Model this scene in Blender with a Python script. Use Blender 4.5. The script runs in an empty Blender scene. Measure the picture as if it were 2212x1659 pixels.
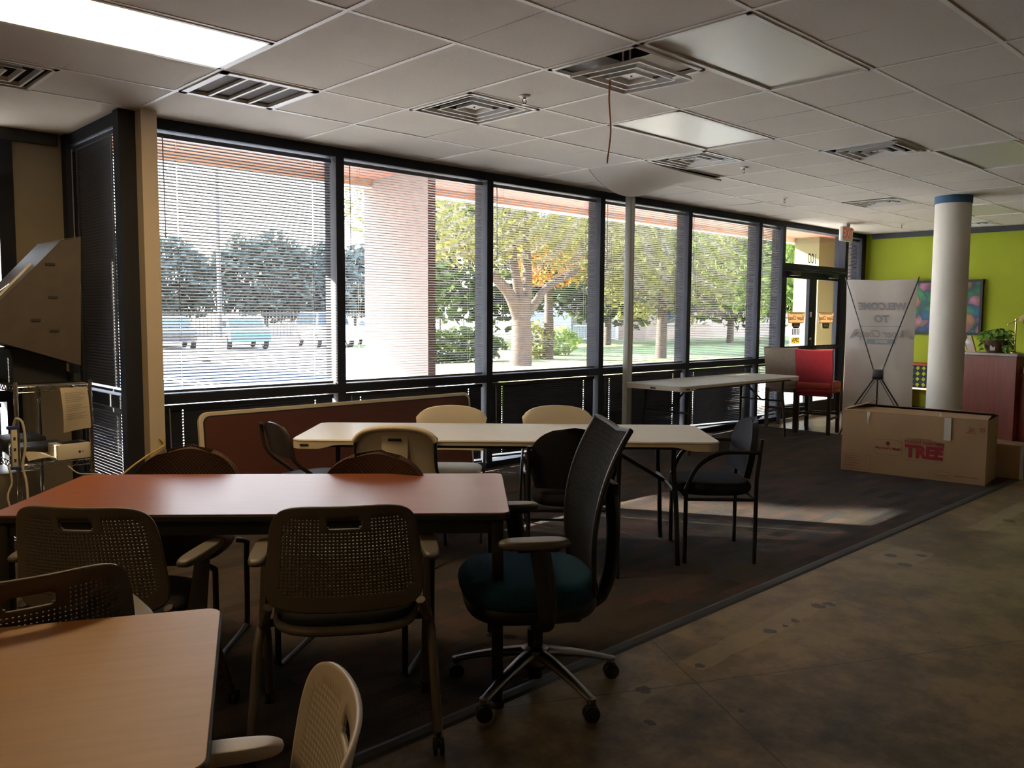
import bpy, bmesh, math, random
from mathutils import Vector, Matrix
PI = math.pi
sc = bpy.context.scene
C = sc.collection
R = math.radians
rnd = random.Random(7)
CE = 2.743          # ceiling height
G = 0.6096          # ceiling grid module

# ------------------------------------------------------------------ materials
def mat(name, col, rough=.5, metal=0., spec=.5, var=0., scale=8., stretch=(1, 1, 1), bump=0., bscale=60., coat=0.,
        col2=None, emit=None, estr=0., coord='Object'):
    m = bpy.data.materials.new(name); m.use_nodes = True
    nt = m.node_tree; b = nt.nodes['Principled BSDF']
    b.inputs['Base Color'].default_value = (*col, 1)
    b.inputs['Roughness'].default_value = rough
    b.inputs['Metallic'].default_value = metal
    b.inputs['Specular IOR Level'].default_value = spec
    b.inputs['Coat Weight'].default_value = coat
    if emit: b.inputs['Emission Color'].default_value = (*emit, 1); b.inputs['Emission Strength'].default_value = estr
    tc = nt.nodes.new('ShaderNodeTexCoord'); mp = nt.nodes.new('ShaderNodeMapping')
    mp.inputs['Scale'].default_value = stretch
    nt.links.new(tc.outputs[coord], mp.inputs['Vector'])
    if var or col2:
        n = nt.nodes.new('ShaderNodeTexNoise'); n.inputs['Scale'].default_value = scale; n.inputs['Detail'].default_value = 5
        nt.links.new(mp.outputs[0], n.inputs['Vector'])
        r = nt.nodes.new('ShaderNodeValToRGB')
        c2 = col2 or tuple(min(1, c * (1 + var)) for c in col)
        c1 = col if col2 else tuple(c * (1 - var) for c in col)
        r.color_ramp.elements[0].position = .3; r.color_ramp.elements[1].position = .7
        r.color_ramp.elements[0].color = (*c1, 1); r.color_ramp.elements[1].color = (*c2, 1)
        nt.links.new(n.outputs['Fac'], r.inputs['Fac']); nt.links.new(r.outputs[0], b.inputs['Base Color'])
    if bump:
        n2 = nt.nodes.new('ShaderNodeTexNoise'); n2.inputs['Scale'].default_value = bscale; n2.inputs['Detail'].default_value = 3
        nt.links.new(mp.outputs[0], n2.inputs['Vector'])
        bp = nt.nodes.new('ShaderNodeBump'); bp.inputs['Strength'].default_value = bump; bp.inputs['Distance'].default_value = .01
        nt.links.new(n2.outputs['Fac'], bp.inputs['Height']); nt.links.new(bp.outputs[0], b.inputs['Normal'])
    return m

class NT:
    def __init__(s, m): s.t = m.node_tree; s.n = s.t.nodes; s.b = s.n['Principled BSDF']
    def new(s, kind, **kw):
        nd = s.n.new('ShaderNode' + kind)
        for k, v in kw.items():
            if hasattr(nd, k): setattr(nd, k, v)
            else: nd.inputs[k].default_value = v
        return nd
    def link(s, a, b): s.t.links.new(a, b)
    def set(s, inp, v):
        if hasattr(v, 'is_output'): s.link(v, inp)
        else: inp.default_value = v
    def math(s, op, a, b=0., c=0.):
        nd = s.n.new('ShaderNodeMath'); nd.operation = op
        for i, v in enumerate((a, b, c)): s.set(nd.inputs[i], v)
        return nd.outputs[0]
    def vmath(s, op, a, b=(0, 0, 0), out=0):
        nd = s.n.new('ShaderNodeVectorMath'); nd.operation = op
        s.set(nd.inputs[0], a); s.set(nd.inputs[1], b)
        return nd.outputs[out]
    def mix(s, f, a, b, mode='MIX'):
        nd = s.n.new('ShaderNodeMix'); nd.data_type = 'RGBA'; nd.blend_type = mode
        s.set(nd.inputs[0], f)
        for i, v in ((6, a), (7, b)):
            s.set(nd.inputs[i], (*v, 1) if isinstance(v, tuple) and len(v) == 3 else v)
        return nd.outputs[2]
    def ramp(s, f, stops, interp='LINEAR'):
        nd = s.n.new('ShaderNodeValToRGB'); e = nd.color_ramp.elements; nd.color_ramp.interpolation = interp
        while len(e) < len(stops): e.new(.5)
        for i, (p, c) in enumerate(stops): e[i].position = p; e[i].color = (*c, 1)
        s.link(f, nd.inputs[0]); return nd.outputs[0]
    def pos(s, scale=(1, 1, 1), coord='Object'):
        tc = s.n.new('ShaderNodeTexCoord'); mp = s.n.new('ShaderNodeMapping'); mp.inputs['Scale'].default_value = scale
        s.link(tc.outputs[coord], mp.inputs[0]); return mp.outputs[0]
    def noise(s, v, scale, detail=4, out='Fac', rough=.5):
        nd = s.new('TexNoise'); nd.inputs['Scale'].default_value = scale; nd.inputs['Detail'].default_value = detail
        nd.inputs['Roughness'].default_value = rough
        s.link(v, nd.inputs['Vector']); return nd.outputs[out]
    def sep(s, v):
        nd = s.n.new('ShaderNodeSeparateXYZ'); s.link(v, nd.inputs[0]); return nd.outputs
    def bump(s, h, st=.3, d=.01):
        nd = s.new('Bump'); nd.inputs['Strength'].default_value = st; nd.inputs['Distance'].default_value = d
        s.link(h, nd.inputs['Height']); s.link(nd.outputs[0], s.b.inputs['Normal'])

M_ = {}
def mm(k, *a, **kw): M_[k] = mat(k, *a, **kw); return M_[k]
mm('ceiling_tile', (.74, .675, .595), rough=.9, spec=.2, var=.04, scale=1.3, bump=.25, bscale=90)
mm('ceiling_grid', (.86, .82, .76), rough=.5)
mm('plenum', (.03, .03, .03), rough=.9)
mm('wall_beige', (.42, .36, .26), rough=.8, var=.05, scale=3)
mm('post_beige', (.62, .52, .40), rough=.6, var=.03, scale=3)
mm('wall_green', (.34, .40, .010), rough=.75, var=.07, scale=1.2, bump=.08, bscale=150)
mm('frame_dark', (.022, .024, .034), rough=.65, spec=.25, var=.1, scale=4)
mm('trim_dark', (.035, .036, .04), rough=.5)
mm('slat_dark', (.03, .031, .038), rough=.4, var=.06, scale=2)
mm('slat_upper', (.15, .14, .132), rough=.45, var=.04, scale=2)  # lighter slat copy: window haze and ceiling bounce put into the colour
mm('slat_first', (.06, .062, .08), rough=.42, var=.04, scale=2)  # bluish slat copy: glare of the first bay put into the colour
mm('slat_tan', (.16, .15, .14), rough=.4)
mm('cord', (.5, .5, .5), rough=.6)
mm('wand', (.35, .35, .36), rough=.2)
mm('pole', (.50, .50, .44), rough=.45, var=.04)
mm('column_paint', (.78, .72, .62), rough=.7, var=.03, scale=4, bump=.15, bscale=160)
mm('column_blue', (.035, .10, .19), rough=.6, var=.06)
mm('white_plastic', (.66, .62, .55), rough=.45, var=.03, scale=5, bump=.08, bscale=300)
mm('white_plastic_edge', (.70, .60, .44), rough=.45)
mm('black_metal', (.018, .018, .02), rough=.4, spec=.5)
mm('brown_metal', (.045, .037, .034), rough=.4, spec=.5)
mm('grey_metal', (.10, .10, .11), rough=.4, metal=.6)
mm('chrome', (.62, .60, .56), rough=.18, metal=1)
mm('dark_chrome', (.30, .29, .28), rough=.3, metal=1)
mm('black_plastic', (.02, .02, .022), rough=.5)
mm('black_rubber', (.012, .012, .012), rough=.7)
mm('black_fabric', (.022, .022, .03), rough=.9, spec=.2, var=.25, scale=140, bump=.3, bscale=260)
mm('teal_fabric', (.012, .058, .10), rough=.9, spec=.2, var=.2, scale=140, bump=.3, bscale=260)
mm('arm_pad', (.13, .12, .11), rough=.45)
mm('taupe_plastic', (.12, .10, .082), rough=.5, var=.04, scale=6)
mm('taupe_plastic_lit', (.58, .52, .47), rough=.4, var=.04, scale=6)  # taupe plastic again, with the light falling on it put into the colour
mm('red_leather', (.30, .016, .026), rough=.42, var=.1, scale=20, bump=.1)
mm('red_seat', (.36, .04, .02), rough=.5, var=.1, scale=20)
mm('taupe_leather', (.23, .18, .135), rough=.42, var=.08, scale=20, bump=.1)
mm('dark_wood', (.035, .016, .012), rough=.4, var=.2, scale=6, stretch=(6, 6, 1))
mm('cardboard', (.40, .255, .13), rough=.85, var=.07, scale=3, bump=.08, bscale=60)
mm('cardboard_dark', (.22, .13, .065), rough=.9)
mm('red_ink', (.30, .02, .03), rough=.8)
mm('red_ink_faint', (.33, .13, .07), rough=.85)
mm('tape', (.62, .58, .50), rough=.3)
mm('cherry', (.20, .040, .018), rough=.4, var=.18, scale=4, stretch=(8, 8, .6), coat=.15)
mm('counter', (.42, .37, .32), rough=.4, var=.05)
mm('paper', (.74, .70, .64), rough=.8, var=.02)
mm('banner', (.82, .76, .71), rough=.7, var=.02, scale=2)
mm('banner_ink', (.43, .42, .47), rough=.8)
mm('banner_ink_warm', (.55, .49, .47), rough=.8)
mm('banner_ink_blue', (.42, .48, .53), rough=.8)
mm('brass', (.75, .60, .32), rough=.25, metal=1)
mm('basket', (.12, .055, .03), rough=.8, var=.4, scale=60, stretch=(1, 1, 4), bump=.5, bscale=80)
mm('leaf_pothos', (.24, .46, .09), rough=.4, var=.35, scale=18)
mm('light_wood', (.55, .42, .25), rough=.6, var=.12, scale=8)
mm('exit_white', (.78, .74, .66), rough=.4)
mm('exit_red', (.62, .06, .035), rough=.5, emit=(1, .12, .05), estr=.06)
mm('orange_ribbon', (.72, .16, .05), rough=.6)
mm('yellow_cord', (.62, .42, .06), rough=.5)
mm('white_cord', (.60, .54, .42), rough=.5)
mm('strip', (.58, .50, .38), rough=.5)
mm('blue_plastic', (.02, .05, .22), rough=.4)
mm('white_box', (.72, .66, .55), rough=.4)
mm('dark_print', (.03, .03, .035), rough=.5)
mm('grey_print', (.30, .28, .26), rough=.8)
mm('red_plastic', (.42, .03, .02), rough=.5)
mm('case_side', (.075, .058, .048), rough=.6, var=.12, scale=10, bump=.1)
mm('case_front', (.20, .185, .165), rough=.45, var=.08, scale=6)
mm('soffit', (.42, .135, .085), rough=.8, var=.05, scale=2)
mm('cream', (.80, .70, .52), rough=.8, var=.03)
mm('stucco', (.24, .19, .17), rough=.9, var=.04, scale=2, bump=.2, bscale=60)
mm('stucco_olive', (.15, .145, .07), rough=.9, var=.04, scale=2)
mm('siding', (.62, .64, .68), rough=.7)
mm('railing', (.75, .75, .75), rough=.5)
mm('asphalt', (.34, .33, .33), rough=.9, var=.15, scale=1.5)
mm('sidewalk', (.68, .65, .60), rough=.9, var=.06, scale=1.2)
mm('grass', (.09, .11, .03), rough=1., var=.3, scale=1.5, bump=.6, bscale=30)
mm('mulch', (.42, .27, .10), rough=1., var=.35, scale=6, bump=.6, bscale=30)
mm('road_white', (.8, .8, .8), rough=.8)
mm('road_blue', (.012, .05, .14), rough=.8, var=.1)
mm('bark', (.05, .036, .028), rough=.9, var=.4, scale=8, stretch=(3, 3, .6), bump=.8, bscale=20)
mm('brick', (.42, .30, .24), rough=.9, var=.1, scale=1)
mm('tyre', (.02, .02, .02), rough=.8)
mm('car_glass', (.03, .04, .05), rough=.05)
mm('roof', (.16, .14, .13), rough=.9)
mm('screen', (.02, .035, .05), rough=.2)
mm('aluminium', (.62, .62, .62), rough=.3, metal=1)

def leafmat(k, col, tr):
    m = bpy.data.materials.new(k); m.use_nodes = True; t = NT(m)
    p = t.pos(); n = t.noise(p, 2.2, 3)
    c = t.ramp(n, [(.3, tuple(x * .6 for x in col)), (.7, tuple(min(1, x * 1.5) for x in col))])
    out = t.n['Material Output']; t.n.remove(t.b)
    d = t.new('BsdfDiffuse'); tl = t.new('BsdfTranslucent'); mx = t.new('MixShader'); mx.inputs[0].default_value = tr
    t.link(c, d.inputs[0]); t.link(c, tl.inputs[0]); t.link(d.outputs[0], mx.inputs[1]); t.link(tl.outputs[0], mx.inputs[2])
    t.link(mx.outputs[0], out.inputs[0]); M_[k] = m
leafmat('leaf_olive', (.17, .165, .06), .5)
leafmat('leaf_bright', (.20, .26, .075), .5)
leafmat('leaf_dark', (.07, .09, .035), .4)
leafmat('leaf_far', (.07, .085, .075), .3)
leafmat('leaf_lime', (.26, .46, .06), .5)
leafmat('leaf_orange', (.40, .20, .05), .5)

def glass_mat():
    m = bpy.data.materials.new('window_glass'); m.use_nodes = True; t = NT(m); out = t.n['Material Output']; t.n.remove(t.b)
    tr = t.new('BsdfTransparent'); tr.inputs[0].default_value = (.90, .92, .92, 1)
    gl = t.new('BsdfGlossy'); gl.inputs['Roughness'].default_value = .01
    fr = t.new('LayerWeight'); fr.inputs['Blend'].default_value = .5
    mx = t.new('MixShader'); f = t.math('MULTIPLY_ADD', t.math('POWER', fr.outputs['Facing'], 5.), .7, .035)
    t.link(f, mx.inputs[0]); t.link(tr.outputs[0], mx.inputs[1]); t.link(gl.outputs[0], mx.inputs[2]); t.link(mx.outputs[0], out.inputs[0])
    M_['glass'] = m
glass_mat()

def lens_mat(k, col, e, estr):
    m = mat(k, col, rough=.35, emit=e, estr=estr); t = NT(m)
    p = t.pos(); v = t.new('TexChecker'); v.inputs['Scale'].default_value = 150; t.link(p, v.inputs[0])
    t.bump(v.outputs[1], .25, .003); M_[k] = m
lens_mat('lens_off', (.66, .63, .54), None, 0)
lens_mat('lens_on', (.8, .75, .6), (1, .70, .34), 7.)
lens_mat('lens_dim', (.8, .75, .6), (1, .66, .28), 5.)

def laminate(k, c1, c2, rough):
    m = mat(k, c1, rough=rough, spec=.75 if 'brown' in k else .5); t = NT(m)
    p = t.pos((1.2, 14, 14)); n = t.noise(p, 3.5, 6, rough=.6); n2 = t.noise(t.pos((.8, 1.2, 1)), 2.2, 3)
    c = t.mix(t.math('MULTIPLY', n2, .5), t.ramp(n, [(.25, c1), (.75, c2)]), tuple(x * .7 for x in c1))
    t.link(c, t.b.inputs['Base Color'])
    M_[k] = m
laminate('laminate_brown', (.26, .075, .028), (.34, .105, .042), .34)
laminate('laminate_tan', (.40, .18, .055), (.48, .23, .08), .45)
laminate('laminate_red', (.115, .034, .022), (.15, .045, .028), .5)

def patterned_fabric():
    m = mat('brown_fabric', (.1, .06, .045), rough=.95, spec=.15); t = NT(m)
    p = t.pos((1, 1, 1)); ck = t.new('TexChecker'); ck.inputs['Scale'].default_value = 120; t.link(p, ck.inputs[0])
    n = t.noise(p, 30, 2)
    c = t.mix(ck.outputs[1], (.035, .022, .018), (.115, .073, .054)); c = t.mix(t.math('MULTIPLY', n, .5), c, (.08, .045, .035))
    t.link(c, t.b.inputs['Base Color']); t.bump(ck.outputs[1], .4, .004); M_['brown_fabric'] = m
patterned_fabric()

def carpet_mat():
    m = mat('carpet', (.05, .05, .05), rough=1., spec=.1); t = NT(m)
    p = t.pos(); br = t.new('TexBrick'); t.link(p, br.inputs['Vector'])
    br.inputs['Scale'].default_value = 1.; br.inputs['Brick Width'].default_value = .34; br.inputs['Row Height'].default_value = .085
    br.inputs['Mortar Size'].default_value = 0.; br.inputs['Color1'].default_value = (0, 0, 0, 1); br.inputs['Color2'].default_value = (1, 1, 1, 1)
    br.offset = .37
    g = t.ramp(t.math('MULTIPLY_ADD', t.noise(p, 1.6, 3), .55, t.math('MULTIPLY', br.outputs[0], .45)),
               [(.2, (.052, .043, .038)), (.42, (.104, .080, .060)), (.55, (.074, .070, .070)), (.68, (.135, .080, .066)), (.85, (.115, .102, .082))])
    w = t.new('TexWave'); w.inputs['Scale'].default_value = 26; w.bands_direction = 'Y'; t.link(p, w.inputs[0])
    c = t.mix(t.math('MULTIPLY', w.outputs[1], .45), g, (.03, .027, .026))
    t.link(c, t.b.inputs['Base Color']); t.bump(t.math('ADD', w.outputs[1], t.noise(p, 220, 2)), .5, .006); M_['carpet'] = m
carpet_mat()

def concrete_mat():
    m = mat('concrete', (.16, .12, .08), rough=.4, spec=.32); t = NT(m)
    p = t.pos(); n1 = t.noise(p, .9, 8, rough=.62); n2 = t.noise(p, 5, 6, rough=.7)
    pv = t.vmath('ADD', p, t.vmath('MULTIPLY', t.noise(p, 7, 3, 'Color'), (.05, .05, 0)))
    s = t.math('MULTIPLY_ADD', n2, .45, t.math('MULTIPLY', n1, .6))
    c = t.ramp(s, [(.40, (.050, .035, .018)), (.50, (.155, .112, .060)), (.58, (.28, .205, .112)), (.68, (.195, .168, .078))])
    x, y, z = t.sep(pv)
    def rect(cx, hx, cy, hy): return t.math('MULTIPLY', t.math('COMPARE', x, cx, hx), t.math('COMPARE', y, cy, hy))
    acc = None
    for r in ((1.42, .60, -1.265, .06), (3.12, .20, -1.22, .12), (4.75, .6, -1.31, .06), (.5, .12, -1.28, .05)):
        k = rect(r[0] + .025, r[1], r[2] + .025, r[3]); acc = k if acc is None else t.math('MAXIMUM', acc, k)
    c = t.mix(t.math('MULTIPLY', acc, .42), c, (.38, .30, .19))
    sp = None
    pz = t.vmath('MULTIPLY', t.vmath('ADD', p, t.vmath('MULTIPLY', t.noise(p, 30, 3, 'Color'), (.05, .05, 0))), (1, 1, 0))
    for (sx, sy, sr) in ((.849, -1.286, .022), (.496, -1.269, .03), (1.414, -1.292, .028), (1.527, -1.31, .016), (1.624, -1.303, .022), (1.90, -1.29, .035),
                         (1.97, -1.31, .03), (3.081, -1.17, .035), (2.947, -1.304, .04), (3.218, -1.295, .03), (4.604, -1.387, .04), (.3, -1.45, .02), (.62, -1.62, .012)):
        d = t.vmath('DISTANCE', pz, (sx + .025, sy + .025, 0), out=1); k = t.math('LESS_THAN', d, sr); sp = k if sp is None else t.math('MAXIMUM', sp, k)
    c = t.mix(t.math('MULTIPLY', sp, .85), c, (.02, .017, .014))
    ln = None
    for (x0, y0, x1, y1) in ((.876, -1.066, .392, -1.907), (.765, -1.406, 1.768, -1.927)):
        L = math.hypot(x1 - x0, y1 - y0); nx, ny = -(y1 - y0) / L, (x1 - x0) / L
        d = t.vmath('DOT_PRODUCT', p, (nx, ny, 0), out=1)
        d = t.math('ADD', d, t.math('MULTIPLY_ADD', n2, .02, -.01))
        k = t.math('COMPARE', d, nx * x0 + ny * y0, .004); ln = k if ln is None else t.math('MAXIMUM', ln, k)
    c = t.mix(t.math('MULTIPLY', ln, .6), c, (.03, .025, .02))
    t.link(c, t.b.inputs['Base Color'])
    t.link(t.math('MULTIPLY_ADD', n2, .35, .22), t.b.inputs['Roughness']); t.bump(n2, .05, .01); M_['concrete'] = m
concrete_mat()

def painting_mat():
    m = mat('painting', (.1, .3, .2), rough=.6); t = NT(m)
    p = t.pos((1, 1, 1)); d = t.vmath('ADD', p, t.vmath('MULTIPLY', t.noise(p, 4, 2, 'Color'), (.28, .28, .28)))
    v = t.new('TexVoronoi'); v.feature = 'SMOOTH_F1'; v.inputs['Scale'].default_value = 6.; v.inputs['Smoothness'].default_value = .35; t.link(d, v.inputs['Vector'])
    h = t.sep(v.outputs['Color'])[0]
    c = t.ramp(h, [(.0, (.03, .20, .07)), (.2, (.05, .38, .10)), (.34, (.02, .16, .24)), (.48, (.05, .06, .26)), (.6, (.36, .14, .42)), (.72, (.62, .24, .34)), (.84, (.72, .20, .06)), (1., (.12, .30, .16))])
    z = t.sep(p)[2]
    c = t.mix(t.math('MULTIPLY', v.outputs['Distance'], 1.2), c, (.02, .05, .05))
    t.link(c, t.b.inputs['Base Color']); M_['painting'] = m
painting_mat()

def siding_mat():
    t = NT(M_['siding']); w = t.new('TexWave'); w.bands_direction = 'Z'; w.inputs['Scale'].default_value = 1.6; t.link(t.pos(), w.inputs[0])
    t.link(t.mix(w.outputs[1], (.5, .52, .58), (.72, .74, .78)), t.b.inputs['Base Color'])
siding_mat()

def weave_mat():
    m = mat('mesh_weave', (.018, .016, .016), rough=.9, spec=.1); t = NT(m)
    w = t.new('TexWave'); w.bands_direction = 'Z'; w.inputs['Scale'].default_value = 70; t.link(t.pos(), w.inputs[0])
    t.link(t.mix(w.outputs[1], (.006, .0055, .0055), (.02, .017, .016)), t.b.inputs['Base Color']); t.bump(w.outputs[1], .4, .004); M_['mesh_weave'] = m
weave_mat()

# ------------------------------------------------------------------ mesh builder
class MB:
    def __init__(s): s.v = []; s.f = []; s.sm = []
    def add(s, vs, fs, smooth=False, mx=None):
        o = len(s.v)
        s.v += [tuple(mx @ Vector(v)) if mx else tuple(v) for v in vs]
        s.f += [tuple(i + o for i in f) for f in fs]; s.sm += [smooth] * len(fs); return s
    def box(s, c, d, mx=None):
        x, y, z = (k / 2 for k in d)
        vs = [(c[0] + a * x, c[1] + b * y, c[2] + e * z) for e in (-1, 1) for b in (-1, 1) for a in (-1, 1)]
        return s.add(vs, [(0, 2, 3, 1), (4, 5, 7, 6), (0, 1, 5, 4), (2, 6, 7, 3), (0, 4, 6, 2), (1, 3, 7, 5)], False, mx)
    def bb(s, x0, x1, y0, y1, z0, z1, mx=None):
        return s.box(((x0 + x1) / 2, (y0 + y1) / 2, (z0 + z1) / 2), (abs(x1 - x0), abs(y1 - y0), abs(z1 - z0)), mx)
    def rbox(s, c, d, r=.01, seg=2, mx=None):
        bm = bmesh.new(); bmesh.ops.create_cube(bm, size=1)
        bmesh.ops.scale(bm, vec=d, verts=bm.verts); bmesh.ops.translate(bm, vec=c, verts=bm.verts)
        bmesh.ops.bevel(bm, geom=bm.edges[:], offset=min(r, min(d) * .49), segments=seg, profile=.5, affect='EDGES')
        bm.verts.index_update()
        s.add([v.co.copy() for v in bm.verts], [tuple(v.index for v in f.verts) for f in bm.faces], True, mx); bm.free(); return s
    def beam(s, p, q, w, h, up=(0, 0, 1)):
        p, q = Vector(p), Vector(q); d = q - p; L = d.length; d.normalize()
        u = Vector(up); a = d.cross(u)
        if a.length < 1e-4: a = d.cross(Vector((1, 0, 0)))
        a.normalize(); b = a.cross(d)
        mx = Matrix(((d.x, a.x, b.x, (p.x + q.x) / 2), (d.y, a.y, b.y, (p.y + q.y) / 2), (d.z, a.z, b.z, (p.z + q.z) / 2), (0, 0, 0, 1)))
        return s.box((0, 0, 0), (L, w, h), mx)
    def tube(s, pts, r, n=8, mx=None, closed=False, sx=1.):
        pts = [Vector(p) for p in pts]; k = len(pts); rs = r if isinstance(r, (list, tuple)) else [r] * k
        vs = []; fs = []; prev = None
        for i, p in enumerate(pts):
            a = pts[(i - 1) % k] if (i or closed) else p; b = pts[(i + 1) % k] if (i < k - 1 or closed) else p
            t = (b - a).normalized()
            if prev is None:
                prev = t.cross(Vector((0, 0, 1)))
                if prev.length < .05: prev = t.cross(Vector((1, 0, 0)))
            u = (prev - t * prev.dot(t)).normalized(); prev = u; w = t.cross(u)
            vs += [p + (u * math.cos(2 * PI * j / n) * sx + w * math.sin(2 * PI * j / n)) * rs[i] for j in range(n)]
        for i in range(k if closed else k - 1):
            for j in range(n):
                a, b = i * n, ((i + 1) % k) * n; fs.append((a + j, a + (j + 1) % n, b + (j + 1) % n, b + j))
        if not closed: fs += [tuple(range(n))[::-1], tuple(range((k - 1) * n, k * n))]
        return s.add(vs, fs, True, mx)
    def lathe(s, prof, n=24, mx=None, cap=True):
        vs = []; fs = []
        for (r, z) in prof: vs += [(r * math.cos(2 * PI * j / n), r * math.sin(2 * PI * j / n), z) for j in range(n)]
        for i in range(len(prof) - 1):
            for j in range(n): a, b = i * n, (i + 1) * n; fs.append((a + j, a + (j + 1) % n, b + (j + 1) % n, b + j))
        if cap: fs += [tuple(range(n))[::-1], tuple(range((len(prof) - 1) * n, len(prof) * n))]
        return s.add(vs, fs, True, mx)
    def prism(s, poly, vec, mx=None):
        n = len(poly); vec = Vector(vec); vs = [Vector(p) for p in poly] + [Vector(p) + vec for p in poly]
        fs = [tuple(range(n))[::-1], tuple(range(n, 2 * n))] + [(i, (i + 1) % n, n + (i + 1) % n, n + i) for i in range(n)]
        return s.add(vs, fs, False, mx)
    def cushion(s, c, w, d, h, e=4., n=36, edge=.35, crown=0., mx=None):
        prof = []; m = 6
        for i in range(m + 1): a = -PI / 2 + PI / 2 * i / m; prof.append((1 - edge * .5 * (1 - math.cos(a)), math.sin(a)))
        for i in range(1, m + 1): a = PI / 2 * i / m; prof.append((1 - edge * .5 * (1 - math.cos(a)), math.sin(a)))
        vs = []; fs = []
        def ring(k, z): return [(c[0] + k * w / 2 * math.copysign(abs(math.cos(t)) ** (2 / e), math.cos(t)), c[1] + k * d / 2 * math.copysign(abs(math.sin(t)) ** (2 / e), math.sin(t)), z) for t in (2 * PI * j / n for j in range(n))]
        rings = [ring(k, c[2] + z * h / 2) for k, z in prof]
        k0 = prof[-1][0]
        for q in (.75, .5, .25): rings.append(ring(k0 * q, c[2] + h / 2 + crown * (1 - q * q)))
        for r_ in rings: vs += r_
        for i in range(len(rings) - 1):
            for j in range(n): a, b = i * n, (i + 1) * n; fs.append((a + j, a + (j + 1) % n, b + (j + 1) % n, b + j))
        fs += [tuple(range(n))[::-1], tuple(range((len(rings) - 1) * n, len(rings) * n))]
        return s.add(vs, fs, True, mx)
    def sheet(s, fn, nu, nv, th=0., mx=None, wrap=False):
        """surface fn(u,v) -> point, u,v in 0..1; th gives it a thickness along its normal"""
        P = [[Vector(fn(i / nu, j / nv)) for j in range(nv + 1)] for i in range(nu + 1)]
        W = nv + 1; vs = [p for row in P for p in row]
        fs = [(i * W + j, (i + 1) * W + j, (i + 1) * W + j + 1, i * W + j + 1) for i in range(nu) for j in range(nv)]
        if th:
            N = []
            for i in range(nu + 1):
                for j in range(nv + 1):
                    a = P[min(i + 1, nu)][j] - P[max(i - 1, 0)][j]; b = P[i][min(j + 1, nv)] - P[i][max(j - 1, 0)]
                    nn = a.cross(b); N.append(nn.normalized() if nn.length > 1e-9 else Vector((0, 1, 0)))
            o = len(vs); vs = vs + [v - nn * th for v, nn in zip(vs, N)]
            fs += [tuple(o + k for k in f[::-1]) for f in list(fs)]
            bd = [(i, 0) for i in range(nu)] + [(nu, j) for j in range(nv)] + [(i, nv) for i in range(nu, 0, -1)] + [(0, j) for j in range(nv, 0, -1)]
            ix = [i * W + j for i, j in bd]; k = len(ix)
            fs += [(ix[(q + 1) % k], ix[q], o + ix[q], o + ix[(q + 1) % k]) for q in range(k)]
        return s.add(vs, fs, True, mx)
    def build(s, name, m, parent=None, kind=None, ang=40):
        me = bpy.data.meshes.new(name); me.from_pydata(s.v, [], s.f); me.update()
        me.polygons.foreach_set('use_smooth', s.sm)
        if any(s.sm): me.set_sharp_from_angle(angle=R(ang))
        me.materials.append(M_[m] if isinstance(m, str) else m)
        o = bpy.data.objects.new(name, me); C.objects.link(o)
        if parent: o.parent = parent
        if kind: o['kind'] = kind
        return o

def tag(o, label, cat, group=None, kind=None):
    o['label'] = label; o['category'] = cat
    if group: o['group'] = group
    if kind: o['kind'] = kind
    return o
def root(name, label, cat, loc=(0, 0, 0), rz=0., group=None):
    o = bpy.data.objects.new(name, None); C.objects.link(o); o.empty_display_size = .1
    o.location = loc; o.rotation_euler = (0, 0, rz); return tag(o, label, cat, group)
def kids(o): return [x for x in C.objects if x.parent == o]
def dup(o, loc, rz, label):
    r = o.copy(); C.objects.link(r); r.location = loc; r.rotation_euler = (0, 0, rz); r['label'] = label
    for ch in kids(o):
        c = ch.copy(); C.objects.link(c); c.parent = r
        for g in kids(ch): d = g.copy(); C.objects.link(d); d.parent = c
    return r
def T(x, y, z, rx=0, ry=0, rz=0):
    return Matrix.Translation((x, y, z)) @ Matrix.Rotation(rz, 4, 'Z') @ Matrix.Rotation(ry, 4, 'Y') @ Matrix.Rotation(rx, 4, 'X')
def curve(pts, n=6):
    """Catmull-Rom through pts"""
    P = [Vector(p) for p in pts]; out = []
    for i in range(len(P) - 1):
        p0, p1, p2, p3 = P[max(i - 1, 0)], P[i], P[i + 1], P[min(i + 2, len(P) - 1)]
        for k in range(n):
            t = k / n
            out.append(.5 * ((2 * p1) + (p2 - p0) * t + (2 * p0 - 5 * p1 + 4 * p2 - p3) * t * t + (3 * p1 - p0 - 3 * p2 + p3) * t ** 3))
    return out + [P[-1]]
def text(name, s, size, m, mx, parent=None, bold=0., shear=0., extr=.0006, sx=1.):
    cu = bpy.data.curves.new(name, 'FONT'); cu.body = s; cu.size = size; cu.align_x = 'CENTER'; cu.align_y = 'CENTER'
    cu.extrude = extr; cu.offset = bold; cu.shear = shear; cu.resolution_u = 3
    ob = bpy.data.objects.new(name + '_c', cu); C.objects.link(ob); bpy.context.view_layer.update()
    me = bpy.data.meshes.new_from_object(ob.evaluated_get(bpy.context.evaluated_depsgraph_get()))
    bpy.data.objects.remove(ob); bpy.data.curves.remove(cu)
    me.transform(mx @ Matrix.Diagonal((sx, 1, 1, 1))); me.name = name; me.materials.clear(); me.materials.append(M_[m])
    o = bpy.data.objects.new(name, me); C.objects.link(o)
    if parent: o.parent = parent
    return o
def frame_ring(mb, x0, x1, z0, z1, w, y0, y1):
    """picture-frame ring in the xz plane"""
    mb.bb(x0, x0 + w, y0, y1, z0, z1); mb.bb(x1 - w, x1, y0, y1, z0, z1)
    mb.bb(x0 + w, x1 - w, y0, y1, z0, z0 + w); mb.bb(x0 + w, x1 - w, y0, y1, z1 - w, z1); return mb

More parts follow.
